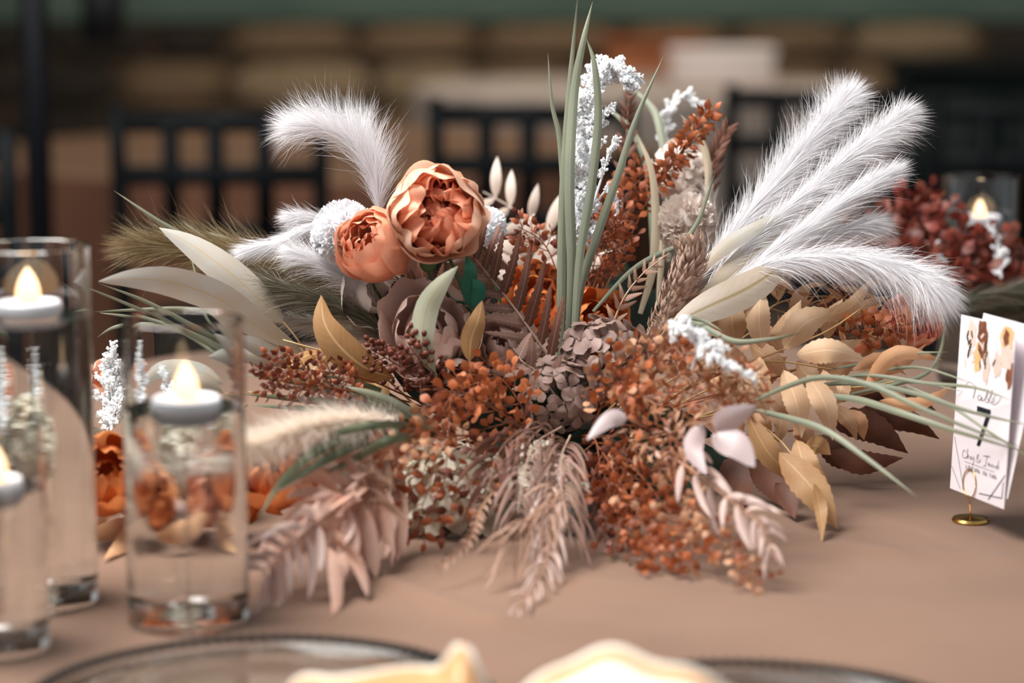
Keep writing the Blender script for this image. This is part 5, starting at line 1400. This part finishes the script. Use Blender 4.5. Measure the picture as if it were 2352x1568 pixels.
# ------------------------------------------------------------------ blush fronds at the front
frond('blush_frond', 'blush palm frond with curling leaves at the lower left', [(980, 1070, 2.26), (860, 1085, 2.15), (760, 1150, 2.09), (690, 1250, 2.04)], 10, 0.062, 0.25, 'blush', 'blush_stem', seed=61, curl=0.5, droop=0.35, t0=0.15, taper=0.25, ang=60)
frond('blush_frond', 'blush palm frond draped lowest behind the front vase', [(960, 1080, 2.24), (860, 1130, 2.13), (780, 1200, 2.06), (740, 1270, 2.02)], 9, 0.058, 0.26, 'blush', 'blush_stem', seed=62, curl=0.6, droop=0.45, t0=0.15, taper=0.2, ang=52)
frond('blush_frond', 'tan blush frond above the curling palm leaves', [(990, 1010, 2.28), (880, 1030, 2.18), (820, 1080, 2.13), (850, 1180, 2.10)], 8, 0.045, 0.2, 'fern_tan', 'blush_stem', seed=63, curl=0.5, droop=0.35, t0=0.2, taper=0.3)
frond('blush_frond', 'pale blush frond at the foot of the front vase', [(900, 1100, 2.2), (760, 1180, 2.06), (660, 1260, 2.0), (600, 1320, 1.99)], 9, 0.042, 0.24, 'blush_pale', 'blush_stem', seed=64, curl=0.5, droop=0.3, t0=0.25, taper=0.3)
frond('blush_frond', 'blush frond trailing at the right of the rust sprays', [(1440, 1010, 2.26), (1560, 1060, 2.15), (1680, 1150, 2.09), (1750, 1210, 2.06), (1780, 1290, 2.04)], 11, 0.036, 0.24, 'blush_pale', 'blush_stem', seed=65, curl=0.4, droop=0.5, t0=0.25, taper=0.7, ang=48)
frond('blush_feather', 'blush feather grass trailing down the middle onto the cloth', [(1270, 990, 2.30), (1260, 1080, 2.2), (1265, 1180, 2.13), (1250, 1300, 2.06), (1170, 1425, 1.97)], 28, 0.034, 0.10, 'blush_pale', 'blush_stem', seed=66, curl=0.5, droop=0.4, t0=0.1, taper=0.5, ang=34)
frond('blush_feather', 'mauve feather grass at the dark heart of the front', [(1290, 980, 2.30), (1230, 1020, 2.21), (1200, 1100, 2.17), (1190, 1180, 2.14)], 22, 0.036, 0.09, 'fern_mauve', 'fern_mauve', seed=67, curl=0.5, droop=0.5, t0=0.1, taper=0.3, ang=48)
frond('blush_feather', 'thin tan stalk bending over the cloth at the front', [(1180, 1080, 2.24), (1110, 1160, 2.14), (1080, 1240, 2.09), (1000, 1310, 2.05)], 14, 0.012, 0.3, 'fern_tan', 'blush_stem', seed=68, t0=0.2, taper=0.3, ang=40, kind='pinna_smooth')
frond('blush_feather', 'broad tan feather spreading across the cloth in front', [(1300, 1060, 2.24), (1280, 1140, 2.15), (1230, 1200, 2.10), (1140, 1255, 2.06)], 22, 0.036, 0.09, 'fern_tan', 'blush_stem', seed=69, curl=0.5, droop=0.5, t0=0.1, taper=0.3, ang=38)
frond('blush_feather', 'mauve feathery strands above the cream hydrangea', [(1310, 1000, 2.28), (1290, 1050, 2.2), (1290, 1130, 2.16), (1300, 1210, 2.13)], 22, 0.036, 0.09, 'fern_mauve', 'fern_mauve', seed=70, curl=0.5, droop=0.5, t0=0.1, taper=0.3, ang=46)
frond('blush_feather', 'brown mauve strands under the bright rust spray', [(1240, 980, 2.29), (1180, 1000, 2.22), (1140, 1050, 2.19), (1120, 1130, 2.17)], 14, 0.034, 0.14, 'fern_brown', 'fern_brown', seed=71, curl=0.5, droop=0.5, t0=0.1, taper=0.3, ang=46)
# big soft cream feather behind the front vase
plume('creamy feather plume lying soft behind the front vase', [(915, 975, 2.22), (820, 966, 2.15), (720, 980, 2.10), (600, 1020, 2.06), (470, 1045, 2.03)], 11000, 0.038, 42, 'plume_cream', 20, droop=0.1, width=0.0006, curl=0.4)

# flowers of the same garland behind the vases
pc = P(110, 1010, 2.32)
hydrangea('hydrangea', 'cream hydrangea seen through the tallest vase', pc, toc(pc) + Vector((0.1, 0, 0.4)), 0.042, 40, 'cream_petal', 0.019, 41)
pc = P(455, 1040, 2.30)
hydrangea('hydrangea', 'cream hydrangea seen through the front vase', pc, toc(pc) + Vector((0.1, 0, 0.4)), 0.042, 40, 'cream_petal', 0.019, 42)
pc = P(340, 1120, 2.24)
bloom('rose', 'peach rose low behind the left wall of the front vase', pc, toc(pc) + Vector((0.1, 0, 0.4)), 0.032, [
    (6, 0.4, 18, 0.8, 0.08, 0.1, 0.15, 'peony_soft'), (7, 0.7, 30, 0.7, 0.08, 0.1, 0.12, 'peony_soft'), (7, 1.0, 50, 0.75, 0.06, 0.12, 0.1, 'peony_soft')], seed=43)
pc = P(540, 1130, 2.22)
bloom('rose', 'burnt orange rose seen through the right side of the front vase', pc, toc(pc) + Vector((0.1, 0, 0.4)), 0.030, [
    (6, 0.4, 18, 0.8, 0.08, 0.1, 0.15, 'rose_orange'), (7, 0.7, 30, 0.7, 0.08, 0.1, 0.12, 'rose_orange'), (7, 1.0, 50, 0.75, 0.06, 0.12, 0.1, 'rose_orange')], seed=44)
leafstem('maple_leaf_branch', 'peach leaves lying on the cloth behind the two taller vases', [
    ML((300, 1190), (180, 1230), 60, 2.24, 0.1, 0.2), ML((320, 1180), (250, 1270), 56, 2.2, 0.1, 0.2), ML((360, 1170), (440, 1240), 60, 2.2, 0.1, 0.2), ML((330, 1160), (420, 1150), 60, 2.24, 0.1, 0.2), ML((260, 1180), (150, 1170), 56, 2.26, 0.1, 0.2), ML((400, 1180), (520, 1210), 60, 2.2, -0.1, 0.2),
], 'maple_peach', stem=[[(560, 1120, 2.3), (440, 1140, 2.26), (300, 1170, 2.24), (200, 1180, 2.26)]], cat='foliage', serr=8, prof=prof_maple, cup=0.22, samp=0.07, stem_m='maple_ochre', wav=0.05)
frond('blush_frond', 'blush frond arching low behind the two taller vases', [(560, 1080, 2.34), (440, 1090, 2.28), (320, 1080, 2.27), (180, 1110, 2.26)], 9, 0.05, 0.25, 'blush_pale', 'blush_stem', seed=72, curl=0.4, droop=0.3, t0=0.1, taper=0.3)
leafstem('willow_branch', 'cream willow leaves drooping behind the front vase', [
    ([(560, 900, 2.40), (480, 880, 2.38), (400, 900, 2.36), (330, 960, 2.34)], 50, 0.2), ([(570, 930, 2.40), (500, 940, 2.38), (440, 980, 2.36)], 46, 0.1), ([(560, 880, 2.42), (460, 850, 2.42), (340, 850, 2.42), (250, 900, 2.42)], 46, 0.2)],
    'willow_cream', stem=[[(900, 970, 2.44), (720, 920, 2.42), (570, 900, 2.40)]], stem_m='willow_tan')

# dark leaves added as depth shade in the gaps around the heart
leafstem('filler_leaf', 'dark green leaves added to darken the heart of the centrepiece', [
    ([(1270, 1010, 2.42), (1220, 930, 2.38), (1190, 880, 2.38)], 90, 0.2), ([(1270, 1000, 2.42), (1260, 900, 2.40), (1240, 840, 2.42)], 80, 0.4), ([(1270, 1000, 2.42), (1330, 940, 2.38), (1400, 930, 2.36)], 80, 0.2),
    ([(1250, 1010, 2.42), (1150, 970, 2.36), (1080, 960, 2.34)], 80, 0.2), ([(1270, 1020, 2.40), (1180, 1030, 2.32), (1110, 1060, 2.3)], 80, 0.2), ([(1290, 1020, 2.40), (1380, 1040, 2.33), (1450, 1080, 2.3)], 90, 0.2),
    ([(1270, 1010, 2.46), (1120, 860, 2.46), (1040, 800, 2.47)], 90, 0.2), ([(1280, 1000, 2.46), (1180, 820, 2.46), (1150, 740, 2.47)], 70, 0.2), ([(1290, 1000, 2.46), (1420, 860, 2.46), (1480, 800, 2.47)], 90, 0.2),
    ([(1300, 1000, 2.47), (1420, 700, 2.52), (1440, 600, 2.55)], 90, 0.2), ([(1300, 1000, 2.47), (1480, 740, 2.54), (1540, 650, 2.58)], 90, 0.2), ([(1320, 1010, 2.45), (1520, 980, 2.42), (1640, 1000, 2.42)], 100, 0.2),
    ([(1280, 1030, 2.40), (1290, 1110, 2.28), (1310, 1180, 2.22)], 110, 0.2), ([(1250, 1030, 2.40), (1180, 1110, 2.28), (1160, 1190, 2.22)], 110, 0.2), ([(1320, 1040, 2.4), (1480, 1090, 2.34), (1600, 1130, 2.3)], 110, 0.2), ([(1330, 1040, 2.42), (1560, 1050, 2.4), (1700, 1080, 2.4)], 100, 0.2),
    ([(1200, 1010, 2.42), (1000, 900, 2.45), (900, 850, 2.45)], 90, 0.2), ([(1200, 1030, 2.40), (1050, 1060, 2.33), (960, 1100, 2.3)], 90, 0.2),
], 'leaf_shade_fill', cat='foliage', prof=prof_ovate, stem=[[(1275, 1050, 2.44), (1275, 1000, 2.44)]], stem_m='stem_green')

# ------------------------------------------------------------------ second garland behind on the right, out of focus
BG = 'stems of the burgundy garland behind'
for lb, pth, sd in [('burgundy spray arching behind the clipped white plume', [(2040, 640, 2.86), (2070, 560, 2.86), (2100, 500, 2.86), (2140, 460, 2.86)], 81),
                    ('burgundy spray in front of the far glass vase', [(2150, 680, 2.84), (2180, 620, 2.83), (2230, 580, 2.83), (2290, 560, 2.83)], 82),
                    ('burgundy spray at the right picture edge', [(2220, 690, 2.84), (2290, 640, 2.84), (2340, 610, 2.84), (2400, 600, 2.84)], 83),
                    ('burgundy spray low between the far vase and the white plume', [(2060, 660, 2.84), (2140, 610, 2.84), (2210, 590, 2.84), (2280, 600, 2.84)], 84),
                    ('burgundy spray behind the low white pampas plume', [(1960, 640, 2.88), (1990, 560, 2.88), (2040, 520, 2.88), (2100, 510, 2.88)], 85)]:
    spray('burgundy_spray', lb, pth, 16, 0.040, 5, 0.017, 'round', 'burgundy', stem_m='burgundy', seed=sd, extra='rust_dark', t0=0.1, flatness=0.8, grp=BG, root=False)
astilbe('small white astilbe tuft below the far glass vase', [(2160, 660, 2.84), (2165, 610, 2.84), (2150, 560, 2.84)], 18, 0.016, seed=41, grp=BG)
astilbe('small white astilbe tuft among the burgundy leaves at the edge', [(2300, 640, 2.82), (2290, 560, 2.82), (2270, 510, 2.82)], 18, 0.016, seed=42, grp=BG)
plume('dark olive plume stretching out of the right picture edge', [(2080, 730, 2.72), (2200, 690, 2.72), (2320, 665, 2.72), (2420, 650, 2.72)], 2600, 0.06, 14, 'plume_dark', 30, droop=0.2, width=0.0006, grp=BG)
plume('second dark plume above the top edge of the number card', [(2060, 760, 2.74), (2200, 720, 2.74), (2330, 705, 2.74), (2420, 700, 2.74)], 2400, 0.06, 14, 'plume_dark', 31, droop=0.25, width=0.0006, grp=BG)
